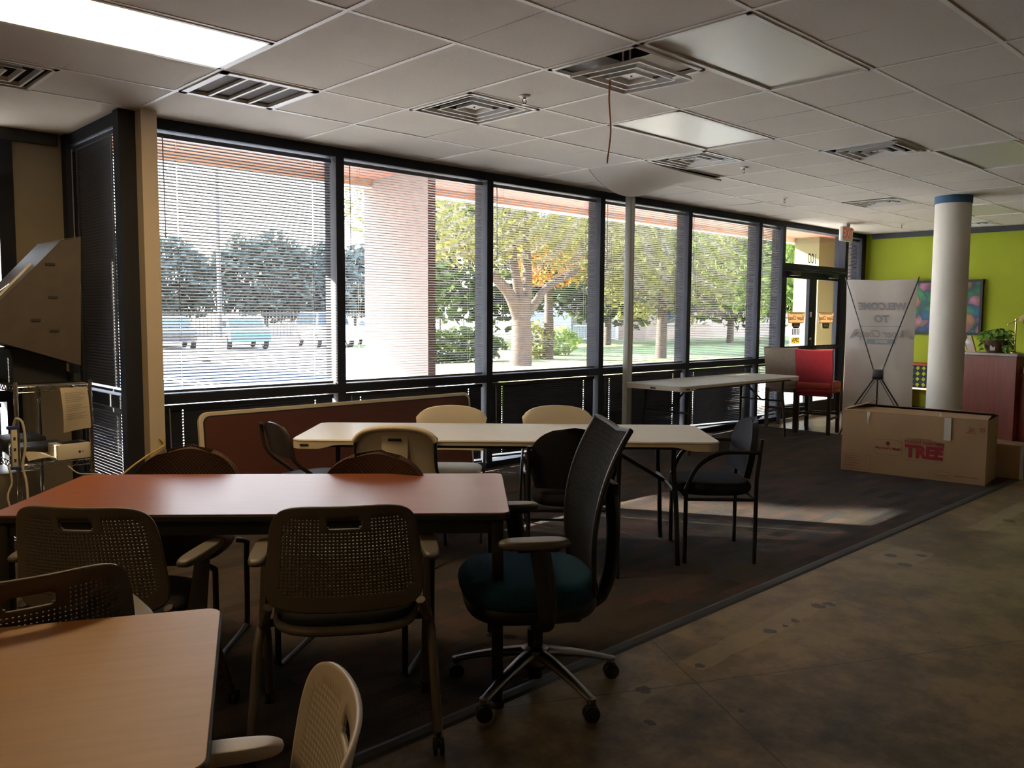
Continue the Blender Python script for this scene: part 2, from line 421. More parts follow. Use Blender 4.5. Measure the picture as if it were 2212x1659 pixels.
# ------------------------------------------------------------------ room shell
def struct(name, mb, m, label, cat):
    return tag(mb.build(name, m), label, cat, kind='structure')
XW, YW = 11.2, 2.6
struct('floor', MB().bb(-6, 11.35, -6.5, 3.85, -.12, 0), 'concrete', 'stained polished concrete floor with adhesive spots and saw-cut joints', 'floor')
struct('carpet', MB().bb(-3.2, 7.95, -.93, 2.60, .0005, .008).bb(-3.2, -.12, 2.60, 3.70, .0005, .008), 'carpet', 'dark grey striped carpet tile area beside the windows', 'carpet')
mb = MB(); mb.prism([(-3.2, -.985, .0005), (-3.2, -.93, .0005), (-3.2, -.93, .012), (-3.2, -.945, .013), (-3.2, -.972, .008)], (11.15, 0, 0))
struct('trim_1', mb, 'trim_dark', 'dark rubber edging strip between carpet and concrete', 'trim')
struct('wall_right', MB().bb(XW, XW + .12, -6.5, 2.6, 0, CE), 'wall_green', 'bright lime green end wall', 'wall')
struct('wall_left', MB().bb(-6.12, -6, -6.5, 3.82, 0, CE), 'wall_beige', 'beige wall at the far left of the room', 'wall')
struct('wall_rear', MB().bb(-6, XW, -6.62, -6.5, 0, CE), 'wall_beige', 'beige wall behind the camera', 'wall')
struct('wall_recess', MB().bb(-.43, -.10, 3.70, 3.82, 0, CE).bb(-6, -1.5, 3.70, 3.82, 0, CE).bb(-1.5, -.43, 3.70, 3.82, 2.64, CE).bb(-1.5, -.43, 3.7, 3.82, 0, .12),
       'wall_beige', 'narrow beige wall at the back of the left recess', 'wall')
struct('baseboard_right', MB().bb(XW - .015, XW, -6.5, 2.5, 0, .10), 'trim_dark', 'dark baseboard along the green wall', 'baseboard')
struct('trim_2', MB().bb(XW - .02, XW, -6.5, 2.5, 2.665, CE), 'trim_dark', 'dark band along the top of the green wall', 'trim')
struct('trim_3', MB().bb(-1.5, -.13, 3.66, 3.70, 2.66, CE), 'trim_dark', 'dark band above the recess wall', 'trim')
struct('trim_4', MB().bb(.005, .105, 2.40, 2.50, 0, CE), 'post_beige', 'beige corner post at the left end of the window wall', 'post')

# fixtures in grid cells  (i0, i1, j0, j1)
LIT = [(-2, 0, 1, 2)]; LIT_HID = [(-8, -6, -2, -1)]
OFF = [(4, 6, 0, 1), (2, 4, -2, -1), (8, 10, -2, -1), (14, 16, 0, 1)]
DIF = [(2, 3, -1, 0), (2, 3, 1, 2), (6, 7, 1, 2), (7, 8, -1, 0), (12, 13, 1, 2), (17, 18, 1, 2), (-2, -1, 3, 4)]
GRL = [(0, 1, 2, 3)]; SAG = (6, 8, 2, 3)
holes = set()
for (a, b, c, d) in LIT + LIT_HID + OFF + DIF + GRL + [SAG]:
    for i in range(a, b):
        for j in range(c, d): holes.add((i, j))
mb = MB(); r2 = random.Random(3)
def tile(x0, x1, y0, y1):
    z = [CE + r2.uniform(0, .003) for _ in range(4)]
    mb.add([(x0, y0, z[0]), (x1, y0, z[1]), (x1, y1, z[2]), (x0, y1, z[3])], [(3, 2, 1, 0)])
for i in range(-10, 19):
    for j in range(-11, 7):
        if (i, j) in holes: continue
        x0, x1, y0, y1 = max(i * G, -6), min((i + 1) * G, XW), max(j * G, -6.5), min((j + 1) * G, 3.75)
        if x1 <= x0 or y1 <= y0: continue
        if x1 > 0 and y1 > 2.66: y1 = 2.66
        if y1 <= y0: continue
        tile(x0, x1, y0, y1)
ceil = struct('ceiling', mb, 'ceiling_tile', 'off-white suspended ceiling of lay-in tiles', 'ceiling')
MB().bb(-6.1, 11.3, -6.6, 3.9, CE + .42, CE + .45).bb(-6.12, 11.3, -6.62, -6.5, CE, CE + .42).bb(.03, 11.3, 2.66, 2.8, CE, CE + .42).bb(-6.12, .1, 3.75, 3.9, CE, CE + .42)\
    .bb(-6.12, -6, -6.6, 3.9, CE, CE + .42).bb(XW, XW + .12, -6.6, 2.8, CE, CE + .42).build('plenum_cover', 'plenum', ceil)
mb = MB(); W2 = .012
def gx(j, i0, i1): mb.bb(max(i0 * G, -6), min(i1 * G, XW), j * G - W2, j * G + W2, CE - .0015, CE + .004)
def gy(i, j0, j1): mb.bb(i * G - W2, i * G + W2, max(j0 * G, -6.5), min(j1 * G, 2.6), CE - .0018, CE + .004)
for j in range(-10, 4):
    if j == 1: gx(1, 2, 19); gx(1, -10, 0)
    else: gx(j, -10, 19)
gx(4, -10, -.17)
for i in range(-10, 19):
    if i % 2 == 0: gy(i, -11, 4.27)
gy(1, 0, 3); gy(3, -1, 2); gy(7, -1, 2); gy(13, 1, 2); gy(12, 1, 2); gy(17, 1, 2); gy(9, 2, 3); gy(11, 0, 1)
mb.build('ceiling_grid', 'ceiling_grid', ceil)

def fixture(c, lit, label, group=None):
    a, b, e, d = c; x0, x1, y0, y1 = a * G, b * G, e * G, d * G
    t = root('ceiling_light', label, 'ceiling light', ((x0 + x1) / 2, (y0 + y1) / 2, CE), 0, group)
    hx, hy = (x1 - x0) / 2 - .012, (y1 - y0) / 2 - .012
    f = MB()
    for (p, q, r_, s_) in ((-hx, hx, -hy, -hy + .022), (-hx, hx, hy - .022, hy), (-hx, -hx + .022, -hy, hy), (hx - .022, hx, -hy, hy)): f.bb(p, q, r_, s_, -.006, .05)
    f.build('frame', 'ceiling_grid', t)
    MB().bb(-hx + .02, hx - .02, -hy + .02, hy - .02, .004, .01).build('diffuser', {0: 'lens_off', 1: 'lens_on', 2: 'lens_dim'}[lit], t)
    MB().bb(-hx, hx, -hy, hy, .05, .11).build('housing', 'aluminium', t)
fixture(LIT[0], 1, 'the only lit ceiling troffer, glowing warm white at upper left')
for c, l in zip(LIT_HID, ('lit warm white troffer over the left side of the room', 'lit warm white troffer behind the camera')): fixture(c, 2, l)
for c, l in zip(OFF, ('unlit troffer nearest the window side, with a stained lower edge, above the hanging orange ribbon', 'large unlit troffer at top right beside the dropped diffuser',
                      'unlit troffer at the right edge of the ceiling', 'unlit troffer behind the top of the white column')): fixture(c, 0, l)

def diffuser(c, label, drop=0., off=(0, 0), tilt=0.):
    a, b, e, d = c
    t = root('air_diffuser', label, 'air vent', ((a + b) * G / 2, (e + d) * G / 2, CE), 0, 'ceiling air diffusers')
    h = G / 2 - .012
    f = MB()
    for (p, q, r_, s_) in ((-h, h, -h, -h + .024), (-h, h, h - .024, h), (-h, -h + .024, -h, h), (h - .024, h, -h, h)): f.bb(p, q, r_, s_, -.008, .01)
    f.build('frame', 'ceiling_grid', t)
    tr = MB(); k = h - .005; m_ = .17
    for (p, q) in (((-k, -k), (k, -k)), ((k, -k), (k, k)), ((k, k), (-k, k)), ((-k, k), (-k, -k))):
        q2 = (q[0] / k * m_, q[1] / k * m_); p2 = (p[0] / k * m_, p[1] / k * m_)
        tr.add([(*p, .005), (*q, .005), (*q2, .11), (*p2, .11)], [(0, 1, 2, 3)])
    tr.build('plenum_pan', 'aluminium' if drop > .03 else 'plenum', t)
    MB().lathe([(.15, .10), (.15, .30), (.14, .30), (.14, .1)], 28, cap=False).lathe([(.15, .24), (.01, .24)], 28).build('duct_collar', 'plenum', t)
    z = -.004 - drop; mx = T(off[0], off[1], 0, tilt, 0, 0)
    core = None
    for n, (o_, i_) in enumerate(((.240, .222), (.168, .150), (.096, .078))):
        c_ = MB()
        for (sx, sy, ex, ey) in ((-1, -1, 1, -1), (1, -1, 1, 1), (1, 1, -1, 1), (-1, 1, -1, -1)):
            P = [(sx * o_, sy * o_, z), (ex * o_, ey * o_, z), (ex * (o_ - .012), ey * (o_ - .012), z), (sx * (o_ - .012), sy * (o_ - .012), z), (ex * i_, ey * i_, z + .024), (sx * i_, sy * i_, z + .024)]
            c_.add(P, [(0, 1, 2, 3), (3, 2, 4, 5)], False, mx)
        c_.build('louvre_ring', 'ceiling_grid', t)
    pl = MB().bb(-.055, .055, -.055, .055, z + .018, z + .024, mx)
    for sx in (-1, 1): pl.beam((sx * .03, 0, z + .02), (sx * .03, 0, z + .13 + drop), .012, .004, (0, 1, 0))
    pl.build('center_plate', 'ceiling_grid', t)
    MB().lathe([(.006, z + .012), (.006, z + .02)], 10, mx).build('screw', 'black_metal', t)
DL = ['square diffuser whose louvre core has dropped, orange ribbon tied on', 'square diffuser left of the nearest sprinkler head', 'square diffuser above the sagging ceiling tile',
      'square diffuser at the right, half its core missing', 'square diffuser left of the column top', 'farthest diffuser by the green wall', 'diffuser at the far left edge of the ceiling']
DX = {0: (.055, (0., -.035), R(2)), 3: (.02, (0, -.04), 0)}
for n, (c, l) in enumerate(zip(DIF, DL)): diffuser(c, l, *DX.get(n, ()))

t = root('return_air_grille', 'white framed return air grille with four grey filter panels', 'air vent', (.5 * G, 2.5 * G, CE))
h = G / 2 - .012; f = MB()
for (p, q, r_, s_) in ((-h, h, -h, -h + .04), (-h, h, h - .04, h), (-h, -h + .04, -h, h), (h - .04, h, -h, h)): f.bb(p, q, r_, s_, -.01, .01)
f.build('frame', 'ceiling_grid', t)
for k in range(1, 4):
    x = -h + .04 + k * (2 * h - .08) / 4; MB().bb(x - .008, x + .008, -h + .04, h - .04, -.008, .008).build('divider', 'ceiling_grid', t)
for k in range(4):
    x0 = -h + .04 + k * (2 * h - .08) / 4; MB().bb(x0, x0 + (2 * h - .08) / 4, -h + .04, h - .04, .012, .03).build('filter_panel', mat('filter_grey', (.20, .18, .165), rough=.9, bump=.4, bscale=200) if k == 0 else bpy.data.materials['filter_grey'], t)

# sagging tile (two grid cells long)
x0, x1, y0, y1 = 6 * G + .01, 8 * G - .01, 2 * G + .01, 3 * G - .005
def sagf(u, v):
    s = .19 * math.sin(PI * (u ** .85)) * (.12 + .88 * v ** 1.3) + .04 * u * (1 - v) * u
    return (x0 + (x1 - x0) * u, y0 + (y1 - y0) * v, CE + .004 - s)
st0 = MB().sheet(sagf, 24, 10, -.016).build('ceiling_tile', 'ceiling_tile')
MB().tube([tuple(Vector(sagf(k / 20, 1)) + Vector((0, .003, .008))) for k in range(21)], .008, 6).build('dark_edge', 'cardboard_dark', st0)  # dark brown strip along the lowest edge of the sagging tile
tag(st0, 'water-sagged ceiling tile bulging down over the pale pole', 'ceiling tile')

SPR = [(1.521, .459), (4.558, .808), (6.546, 1.493), (10.014, 1.598)]
sp0 = None
SL = ['ceiling sprinkler head between the two nearest diffusers', 'ceiling sprinkler head right of the diffuser over the sagging tile', 'ceiling sprinkler head near the window, third from the camera', 'farthest ceiling sprinkler head by the exit sign']
for (x, y), l in zip(SPR, SL):
    if sp0 is None:
        sp0 = root('sprinkler_head', l, 'sprinkler', (x, y, CE), 0, 'ceiling sprinkler heads')
        MB().lathe([(.034, 0), (.034, -.004), (.022, -.010), (.012, -.010)], 20).build('escutcheon', 'ceiling_grid', sp0)
        b = MB().lathe([(.010, -.008), (.010, -.022)], 12)
        for s_ in (-1, 1): b.tube(curve([(s_ * .010, 0, -.02), (s_ * .016, 0, -.032), (s_ * .004, 0, -.05)], 3), .0028, 6)
        b.build('body', 'dark_chrome', sp0)
        MB().lathe([(.017, -.052), (.017, -.054), (.004, -.050)], 14).build('deflector', 'dark_chrome', sp0)
    else: dup(sp0, (x, y, CE), 0, l)
def ribbon(x, y, z0, ln, label, s):
    def fn(u, v): return (x + .010 * math.sin(5 * v + s) * v + (u - .5) * .014 * (1 - .3 * v), y + .008 * math.sin(7 * v), z0 - ln * v)
    tag(MB().sheet(fn, 2, 16, .0008).build('ribbon_streamer', 'orange_ribbon'), label, 'ribbon')
ribbon(1.46, -.25, CE - .05, .44, 'thin orange ribbon hanging from the dropped diffuser', 0)
ribbon(-.93, 2.12, CE - .03, .40, 'thin orange ribbon hanging at the far left edge', 2)

# ------------------------------------------------------------------ windows, doors, blinds
MW = .0375
XS = [.12, 1.597, 3.195, 4.793, 6.392, 7.997, 8.625]
SZ0, SZ1 = .815, .885
def window(n, xa, xb, left=True):
    t = bpy.data.objects.new('window_%d' % n, None); C.objects.link(t); t.location = (xa, YW, 0)
    tag(t, 'dark framed storefront window bay %s' % ['beside the beige corner post', 'second from the left', 'third from the left, showing the oak trunk', 'behind the pale pole', 'behind the second white table', 'narrow, left of the doors'][n - 1], 'window', kind='structure')
    w = xb - xa; l = -MW if n > 1 else -.02
    f = MB().bb(l, MW, 0, .17, 0, CE).bb(MW, w - MW, 0, .17, 2.672, CE).bb(MW, w - MW, .0, .17, SZ0, SZ1).bb(MW, w - MW, .02, .17, 0, .06)
    if n == 6: f.bb(w - MW, w + MW, 0, .17, 0, CE)
    f.build('frame', 'frame_dark', t)
    for (a, b) in ((SZ1, 2.672), (.06, SZ0)): MB().bb(MW, w - MW, .135, .14, a, b).build('pane', 'glass', t)
for n in range(6): window(n + 1, XS[n], XS[n + 1])

def blind(loc, w, h, tilt, label, group, m='slat_dark', rz=0., pitch=.0215, wand=True, sag=0., lift=0.):
    """hangs down from loc (left end of its head rail); slats tilt by `tilt` degrees"""
    t = root('venetian_blind', label, 'blind', loc, rz, group)
    MB().bb(0, w, -.014, .014, -.030, 0).build('headrail', m, t)
    sl = MB(); a = R(tilt); n = int((h - .05 - lift) / pitch); c1, c2, g = .16 * min(1, w / 1.2), w - .16 * min(1, w / 1.2), .004
    xs = [.004, c1 - g, c1 + g, c2 - g, c2 + g, w - .004]
    cs = [(-.0125, -.0012), (-.005, .0012), (.005, .0012), (.0125, -.0012)]
    for k in range(n):
        z = -.042 - k * pitch; aa = a + r2.uniform(-.02, .02); ca, sa = math.cos(aa), math.sin(aa)
        vs = [(x, y * ca - q * sa, z + y * sa + q * ca - sag * (x / w) * (k / n)) for (y, q) in cs for x in xs]
        fs = []
        for i in range(3):
            for j in range(5):
                if i == 1 and j in (1, 3): continue
                fs.append((i * 6 + j, i * 6 + j + 1, (i + 1) * 6 + j + 1, (i + 1) * 6 + j))
        sl.add(vs, fs, True)
    sl.build('slats', m, t)
    zb = -.042 - n * pitch - .004
    MB().add([(0, -.011, zb), (w, -.011, zb - sag), (w, .011, zb - sag), (0, .011, zb), (0, -.011, zb - .018), (w, -.011, zb - .018 - sag), (w, .011, zb - .018 - sag), (0, .011, zb - .018)],
             [(0, 3, 2, 1), (4, 5, 6, 7), (0, 1, 5, 4), (2, 3, 7, 6), (1, 2, 6, 5), (3, 0, 4, 7)]).build('bottom_rail', m, t)
    for c in (c1, c2):
        MB().bb(c - .0008, c + .0008, -.0135, -.0125, zb, -.03).bb(c - .0008, c + .0008, .0125, .0135, zb, -.03).build('ladder_cord', 'cord', t)
    if wand: MB().tube([(.06, -.02, -.02), (.06, -.024, -.05), (.065, -.024, -min(h * .55, .7))], .004, 6).build('tilt_wand', 'wand', t)
    return t
TU = [-22, -7, -5, -11, -13, -20]; TLo = [-76, -76, -77, -77, -72, -30]
names = ['left bay beside the beige post', 'second bay, in front of the pier', 'third bay, in front of the oak trunk', 'fourth bay, crossed by the pale pole', 'fifth bay, behind the second white table', 'narrow bay left of the doors']
for n in range(6):
    xa, xb = XS[n] + MW + .012, XS[n + 1] - MW - .016
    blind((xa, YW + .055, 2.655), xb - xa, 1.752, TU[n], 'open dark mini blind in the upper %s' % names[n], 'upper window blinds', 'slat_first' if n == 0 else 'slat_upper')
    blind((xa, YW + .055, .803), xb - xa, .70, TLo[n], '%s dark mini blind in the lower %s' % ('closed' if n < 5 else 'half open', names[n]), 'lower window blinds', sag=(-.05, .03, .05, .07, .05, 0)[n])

# double entrance doors, transom and sidelight
def leaf(n, xa, xb, label, hand):
    t = bpy.data.objects.new('door_%d' % n, None); C.objects.link(t); t.location = (xa, YW + .05, 0); tag(t, label, 'door', kind='structure')
    w = xb - xa; s = .105
    MB().bb(0, s, 0, .05, .01, 2.085).bb(w - s, w, 0, .05, .01, 2.085).bb(s, w - s, 0, .05, 1.99, 2.085).bb(s, w - s, 0, .05, .01, .20).bb(s, w - s, 0, .05, .965, 1.03).build('frame', 'frame_dark', t)
    for a, b in ((1.03, 1.99), (.20, .965)): MB().bb(s, w - s, .022, .028, a, b).build('pane', 'glass', t)
    MB().tube([(s * .5, -.0, 1.0), (s * .5, -.045, 1.0), (w - s * .5, -.045, 1.0), (w - s * .5, 0, 1.0)], .014, 8).build('push_bar', 'frame_dark', t)
    c = MB().rbox((w * .3 if hand else w * .62, -.035, 2.05), (.26, .06, .055), .008); c.build('door_closer', 'black_metal', t)
    a = MB().beam((w * .3, -.06, 2.06), (w * .75, -.20, 2.10), .02, .008).beam((w * .75, -.2, 2.1), (w * .5, -.02, 2.13), .02, .008); a.build('closer_arm', 'grey_metal', t)
    return t
d1 = leaf(1, 8.705, 9.585, 'left glass entrance door leaf with an open sign on it', 1)
d2 = leaf(2, 9.595, 10.475, 'right glass entrance door leaf partly behind the white banner', 0)
MB().rbox((.83, -.004, 1.48), (.045, .012, .075), .004).build('latch_plate', 'ceiling_grid', d1)
MB().lathe([(.02, 0), (.02, .012), (.012, .02)], 14, T(.835, 0, 1.13, R(90))).build('lock_cylinder', 'aluminium', d1)
t = bpy.data.objects.new('window_7', None); C.objects.link(t); t.location = (8.625, YW, 0); tag(t, 'transom window over the entrance doors', 'window', kind='structure')
MB().bb(MW, 1.86, 0, .17, 2.09, 2.185).bb(MW, 1.86, 0, .17, 2.672, CE).bb(1.86, 1.96, 0, .17, 0, CE).build('frame', 'frame_dark', t)
MB().bb(MW, 1.86, .085, .09, 2.185, 2.672).build('pane', 'glass', t)
text('address_number', '100', .21, 'dark_print', T(.98, .083, 2.285, R(90), 0, PI), t, bold=.0, sx=.9)
t = bpy.data.objects.new('window_8', None); C.objects.link(t); t.location = (10.585, YW, 0); tag(t, 'narrow sidelight window between the doors and the green wall', 'window', kind='structure')
MB().bb(0, .47, 0, .17, 2.672, CE).bb(0, .47, 0, .17, 0, .06).bb(.47, .615, 0, .17, 0, CE).build('frame', 'frame_dark', t)
MB().bb(0, .47, .135, .14, .06, 2.672).build('pane', 'glass', t)
blind((10.60, YW + .055, 2.655), .44, 2.5, -22, 'open dark mini blind in the sidelight right of the doors', 'upper window blinds', wand=False)

# door stickers
def badge(x, label, op):
    t = root('shop_decal', label, 'sticker', (x, YW + .066, 1.43))
    w = .255
    MB().prism([(-w, 0, .085), (-w, 0, .065), (-w * .86, 0, -.075), (-w * .5, 0, -.075), (-w * .40, 0, -.155), (w * .40, 0, -.155), (w * .5, 0, -.075), (w * .86, 0, -.075), (w, 0, .065), (w, 0, .085)], (0, .002, 0)).build('outline', 'decal_edge', t)
    MB().prism([(-w * .92, -.002, .07), (-w * .80, -.002, -.062), (w * .80, -.002, -.062), (w * .92, -.002, .07)], (0, .0015, 0)).build('panel', 'decal_orange_backlit', t)
    MB().bb(-w * .75, w * .75, -.003, -.002, .055, .066).build('top_bar', 'grey_print', t)
    MB().prism([(-w * .42, -.002, -.08), (-w * .33, -.002, -.145), (w * .33, -.002, -.145), (w * .42, -.002, -.08)], (0, .0015, 0)).build('base_panel', 'dark_print', t)
    text('lettering', 'Super Cheap', .085, 'decal_text', T(0, -.0035, 0, R(90), 0, 0) @ Matrix.Diagonal((-1, 1, 1, 1)), t, bold=.001, shear=.3)
    text('lettering', 'SIGNS', .05, 'paper', T(0, -.0035, -.112, R(90), 0, 0) @ Matrix.Diagonal((-1, 1, 1, 1)), t, bold=.001)
mm('decal_edge', (.80, .62, .45), rough=.6); mm('decal_orange_backlit', (.72, .36, .12), rough=.6, emit=(.8, .4, .15), estr=.5); mm('decal_text', (.22, .07, .05), rough=.6); mm('open_yellow_backlit', (.80, .58, .05), rough=.6, emit=(.8, .55, .05), estr=.55)  # orange and yellow emit to imitate daylight showing through from behind
badge(9.145, 'orange shield-shaped shop decal on the left door glass, above the open sign', 1)
badge(10.06, 'orange shield-shaped shop decal on the right door glass', 0)
mm('sign_white_backlit', (.8, .8, .78), rough=.6, emit=(1, .97, .92), estr=.6)  # board is no lamp; its glow imitates paper backlit by the door glass
t = root('open_sign', 'white and yellow open sign taped to the left door glass', 'sign', (9.14, YW + .066, 1.16))
MB().bb(-.15, .15, 0, .002, -.145, .145).build('board', 'sign_white_backlit', t)
MB().bb(-.115, .115, -.002, -.0005, -.10, .0).build('yellow_panel', 'open_yellow_backlit', t)
text('lettering', 'OPEN', .085, 'decal_text', T(0, -.0035, -.05, R(90)) @ Matrix.Diagonal((-1, 1, 1, 1)), t, bold=.002)
for k in range(5): MB().bb(-.10 + k * .045, -.075 + k * .045, -.002, -.0005, .03, .12).build('printed_bar', 'dark_print', t)
# return wall of the recess: dark corner column, window with closed blinds
struct('wall_return', MB().bb(-.10, .005, 2.50, 2.60, 0, CE).bb(-.10, .02, 3.60, 3.82, 0, CE).bb(-.08, .02, 2.60, 3.60, 2.66, CE).bb(-.08, .02, 2.60, 3.6, .80, .885).bb(-.08, .02, 2.60, 3.6, 0, .06).bb(.005, .10, 2.5, 2.77, 0, CE), 'frame_dark', 'dark framed return wall running back beside the corner post', 'wall')
t = bpy.data.objects.new('window_9', None); C.objects.link(t); tag(t, 'window in the recess return wall behind closed blinds', 'window', kind='structure')
for a, b in ((.885, 2.66), (.06, .80)): MB().bb(-.01, -.005, 2.60, 3.60, a, b).build('pane', 'glass', t)
blind((-.055, 3.59, 2.645), .975, 1.73, -78, 'closed dark mini blind high in the recess beside the corner column', 'recess blinds', rz=-PI / 2, wand=True)
blind((-.055, 3.59, .79), .975, .70, -75, 'nearly closed dark mini blind low in the recess behind the wire rack', 'recess blinds', rz=-PI / 2, wand=False)
t = bpy.data.objects.new('window_10', None); C.objects.link(t); tag(t, 'window at the far left edge of the recess', 'window', kind='structure')
MB().bb(-.53, -.43, 3.66, 3.80, .1, 2.66).bb(-1.5, -1.4, 3.66, 3.8, .1, 2.66).bb(-1.4, -.53, 3.66, 3.8, .80, .88).build('frame', 'frame_dark', t)
for a, b in ((.88, 2.64), (.12, .80)): MB().bb(-1.4, -.53, 3.77, 3.775, a, b).build('pane', 'glass', t)
blind((-1.39, 3.70, .79), .83, .68, -76, 'closed mini blind low at the far left edge of the recess', 'recess blinds', wand=False)
blind((-1.39, 3.70, 2.62), .83, 1.775, -76, 'closed mini blind high at the far left edge of the recess', 'recess blinds', wand=False)

# pole, column
t = root('service_pole', 'pale square service pole standing in front of the fourth window bay', 'pole', (5.12, 2.50, 0))
MB().rbox((0, 0, CE / 2), (.085, .07, CE), .006).build('shaft', 'pole', t)
MB().bb(-.012, .012, -.037, -.034, .05, CE - .05).build('cover_strip', 'white_plastic', t)
MB().rbox((0, 0, .01), (.11, .095, .02), .004).build('base_plate', 'pole', t)
t = bpy.data.objects.new('column', None); C.objects.link(t); t.location = (7.68, .14, 0); tag(t, 'round cream column with a dark blue band at its top', 'column', kind='structure')
MB().lathe([(.178, 0), (.178, 2.665)], 48).build('shaft', 'column_paint', t)
MB().lathe([(.185, 2.665), (.185, CE)], 48).build('band', 'column_blue', t)

# ------------------------------------------------------------------ tables
def rrect(hx, hy, r, n=6):
    P = []
    for (sx, sy, a0) in ((1, 1, 0), (-1, 1, PI / 2), (-1, -1, PI), (1, -1, 1.5 * PI)):
        P += [(sx * (hx - r) + r * math.cos(a0 + PI / 2 * k / n), sy * (hy - r) + r * math.sin(a0 + PI / 2 * k / n)) for k in range(n + 1)]
    return P
def slab(mb, hx, hy, r, z0, z1, bev=.004):
    prof = [(-bev, z0), (0, z0 + bev), (0, z1 - bev), (-bev, z1)]
    rings = [[(x, y, z) for (x, y) in rrect(hx + d, hy + d, max(.002, r + d))] for d, z in prof]
    n = len(rings[0]); vs = [p for q in rings for p in q]; fs = []
    for i in range(3):
        for j in range(n): a, b = i * n, (i + 1) * n; fs.append((a + j, a + (j + 1) % n, b + (j + 1) % n, b + j))
    fs += [tuple(range(n))[::-1], tuple(range(3 * n, 4 * n))]
    return mb.add(vs, fs, True)

def white_table(label, loc, rz, L=2.44):
    t = root('folding_table', label, 'table', loc, rz, None)
    H = .737; hx, hy = L / 2, .381
    slab(MB(), hx, hy, .075, H - .016, H, .006).build('tabletop', 'white_plastic', t, ang=30)
    # moulded skirt: deeper at the ends, shallower along the sides
    P = rrect(hx - .002, hy - .002, .073, 8); k = len(P); vs = []; fs = []
    # resample long sides
    Q = []
    for i in range(k):
        p, q = P[i], P[(i + 1) % k]; d = math.hypot(q[0] - p[0], q[1] - p[1]); m = max(1, int(d / .04))
        Q += [(p[0] + (q[0] - p[0]) * j / m, p[1] + (q[1] - p[1]) * j / m) for j in range(m)]
    def dep(x):
        e = (hx - abs(x)); u = min(1, max(0, (e - .15) / .12)); return .052 - .024 * u * u * (3 - 2 * u)
    n = len(Q)
    for (sc_, top) in ((1, 1), (1, 0), (.985, 0), (.985, 1)):
        vs += [(x * (1 if sc_ == 1 else (hx - .012) / hx), y * (1 if sc_ == 1 else (hy - .012) / hy), H - .012 if top else H - .002 - dep(x)) for x, y in Q]
    for i in range(3):
        for j in range(n): a, b = i * n, (i + 1) * n; fs.append((a + j, b + j, b + (j + 1) % n, a + (j + 1) % n))
    MB().add(vs, fs, True).build('rim', 'white_plastic_edge', t, ang=50)
    for s in (-1, 1): MB().rbox((s * (hx - .001), 0, H - .035), (.006, .07, .016), .002).build('handle_slot', 'black_plastic', t)
    MB().rbox((hx - .34 - hx * 2 + .42, -hy + .002, H - .032), (.05, .006, .012), .002).build('edge_slot', 'black_plastic', t)
    fr = MB()
    for s in (-1, 1): fr.beam((-hx + .12, s * .33, H - .036), (hx - .12, s * .33, H - .036), .022, .028)
    fr.build('rail', 'black_metal', t)
    for e in (-1, 1):
        x = e * (hx - .25)
        for s in (-1, 1):
            MB().tube(curve([(x, s * .28, H - .03), (x, s * .28, .52), (x + e * .015, s * .29, .36), (x + e * .03, s * .31, .0)], 4), .0145, 10).build('leg', 'black_metal', t)
        b = MB().tube([(x, -.28, H - .05), (x, .28, H - .05)], .011, 8).tube([(x, -.285, .44), (x, .285, .44)], .011, 8)
        b.beam((x, 0, .44), (x - e * .42, 0, H - .05), .022, .008, (0, 1, 0)); b.tube([(x - e * .42, -.12, H - .045), (x - e * .42, .12, H - .045)], .008, 8)
        b.build('leg_brace', 'black_metal', t)
    return t
white_table('long white plastic folding table in the middle, set with white chairs', (1.43, .50, 0), math.atan2(-.698, .717))
white_table('white plastic folding table by the windows in front of the red and taupe bar stools', (6.21, 2.06, 0), .0)

def laminate_table(label, loc, rz, m, hx=.915, hy=.381, legs=True):
    t = root('laminate_table', label, 'table', loc, rz)
    H = .737
    slab(MB(), hx - .004, hy - .004, .035, H - .004, H + .0005, .001).build('tabletop', m, t)
    slab(MB(), hx, hy, .038, H - .030, H - .001, .006).build('edge_band', 'black_plastic', t)
    f = MB()
    for s in (-1, 1): f.beam((-hx + .06, s * (hy - .045), H - .055), (hx - .06, s * (hy - .045), H - .055), .03, .05); f.beam((s * (hx - .06), -hy + .05, H - .055), (s * (hx - .06), hy - .05, H - .055), .03, .05)
    f.build('apron', 'black_metal', t)
    for e in (-1, 1):
        for s in (-1, 1):
            if legs: MB().rbox((e * (hx - .045), s * (hy - .042), (H - .03) / 2 + .012), (.042, .042, H - .055), .006).build('leg', 'black_metal', t); MB().lathe([(.026, 0), (.026, .012), (.016, .02)], 14, T(e * (hx - .045), s * (hy - .042), 0)).build('foot', 'black_rubber', t)
    return t
laminate_table('long red-brown laminate table with black edge, right side by the mesh task chair', (-.451, -.158, 0), R(-40.8), 'laminate_brown')
laminate_table('tan laminate table in the bottom left corner', (-2.175, -1.205, 0), R(-26.3), 'laminate_tan')

# table standing on its long edge against the blinds
t = root('folding_table', 'folding table standing on its long edge against the lower blinds, red-brown field with pale rim', 'table', (1.545, 2.36, .388), 0)
mx = T(0, 0, 0, R(84))
def slabm(hx, hy, r, z0, z1, bev): b = MB(); slab(b, hx, hy, r, z0, z1, bev); b.v = [tuple(mx @ Vector(v)) for v in b.v]; return b
slabm(1.22, .381, .07, -.02, .016, .006).build('tabletop_rim', 'white_plastic_edge', t)
slabm(1.193, .354, .05, .0165, .0195, .001).build('inner_border', 'black_plastic', t)
slabm(1.183, .344, .045, .0195, .0215, .001).build('field', 'laminate_red', t)
b = MB()
for s in (-1, 1): b.tube([(s * .7, -.3, -.03), (s * .7, .3, -.03)], .012, 8, mx)
b.build('folded_leg', 'black_metal', t)

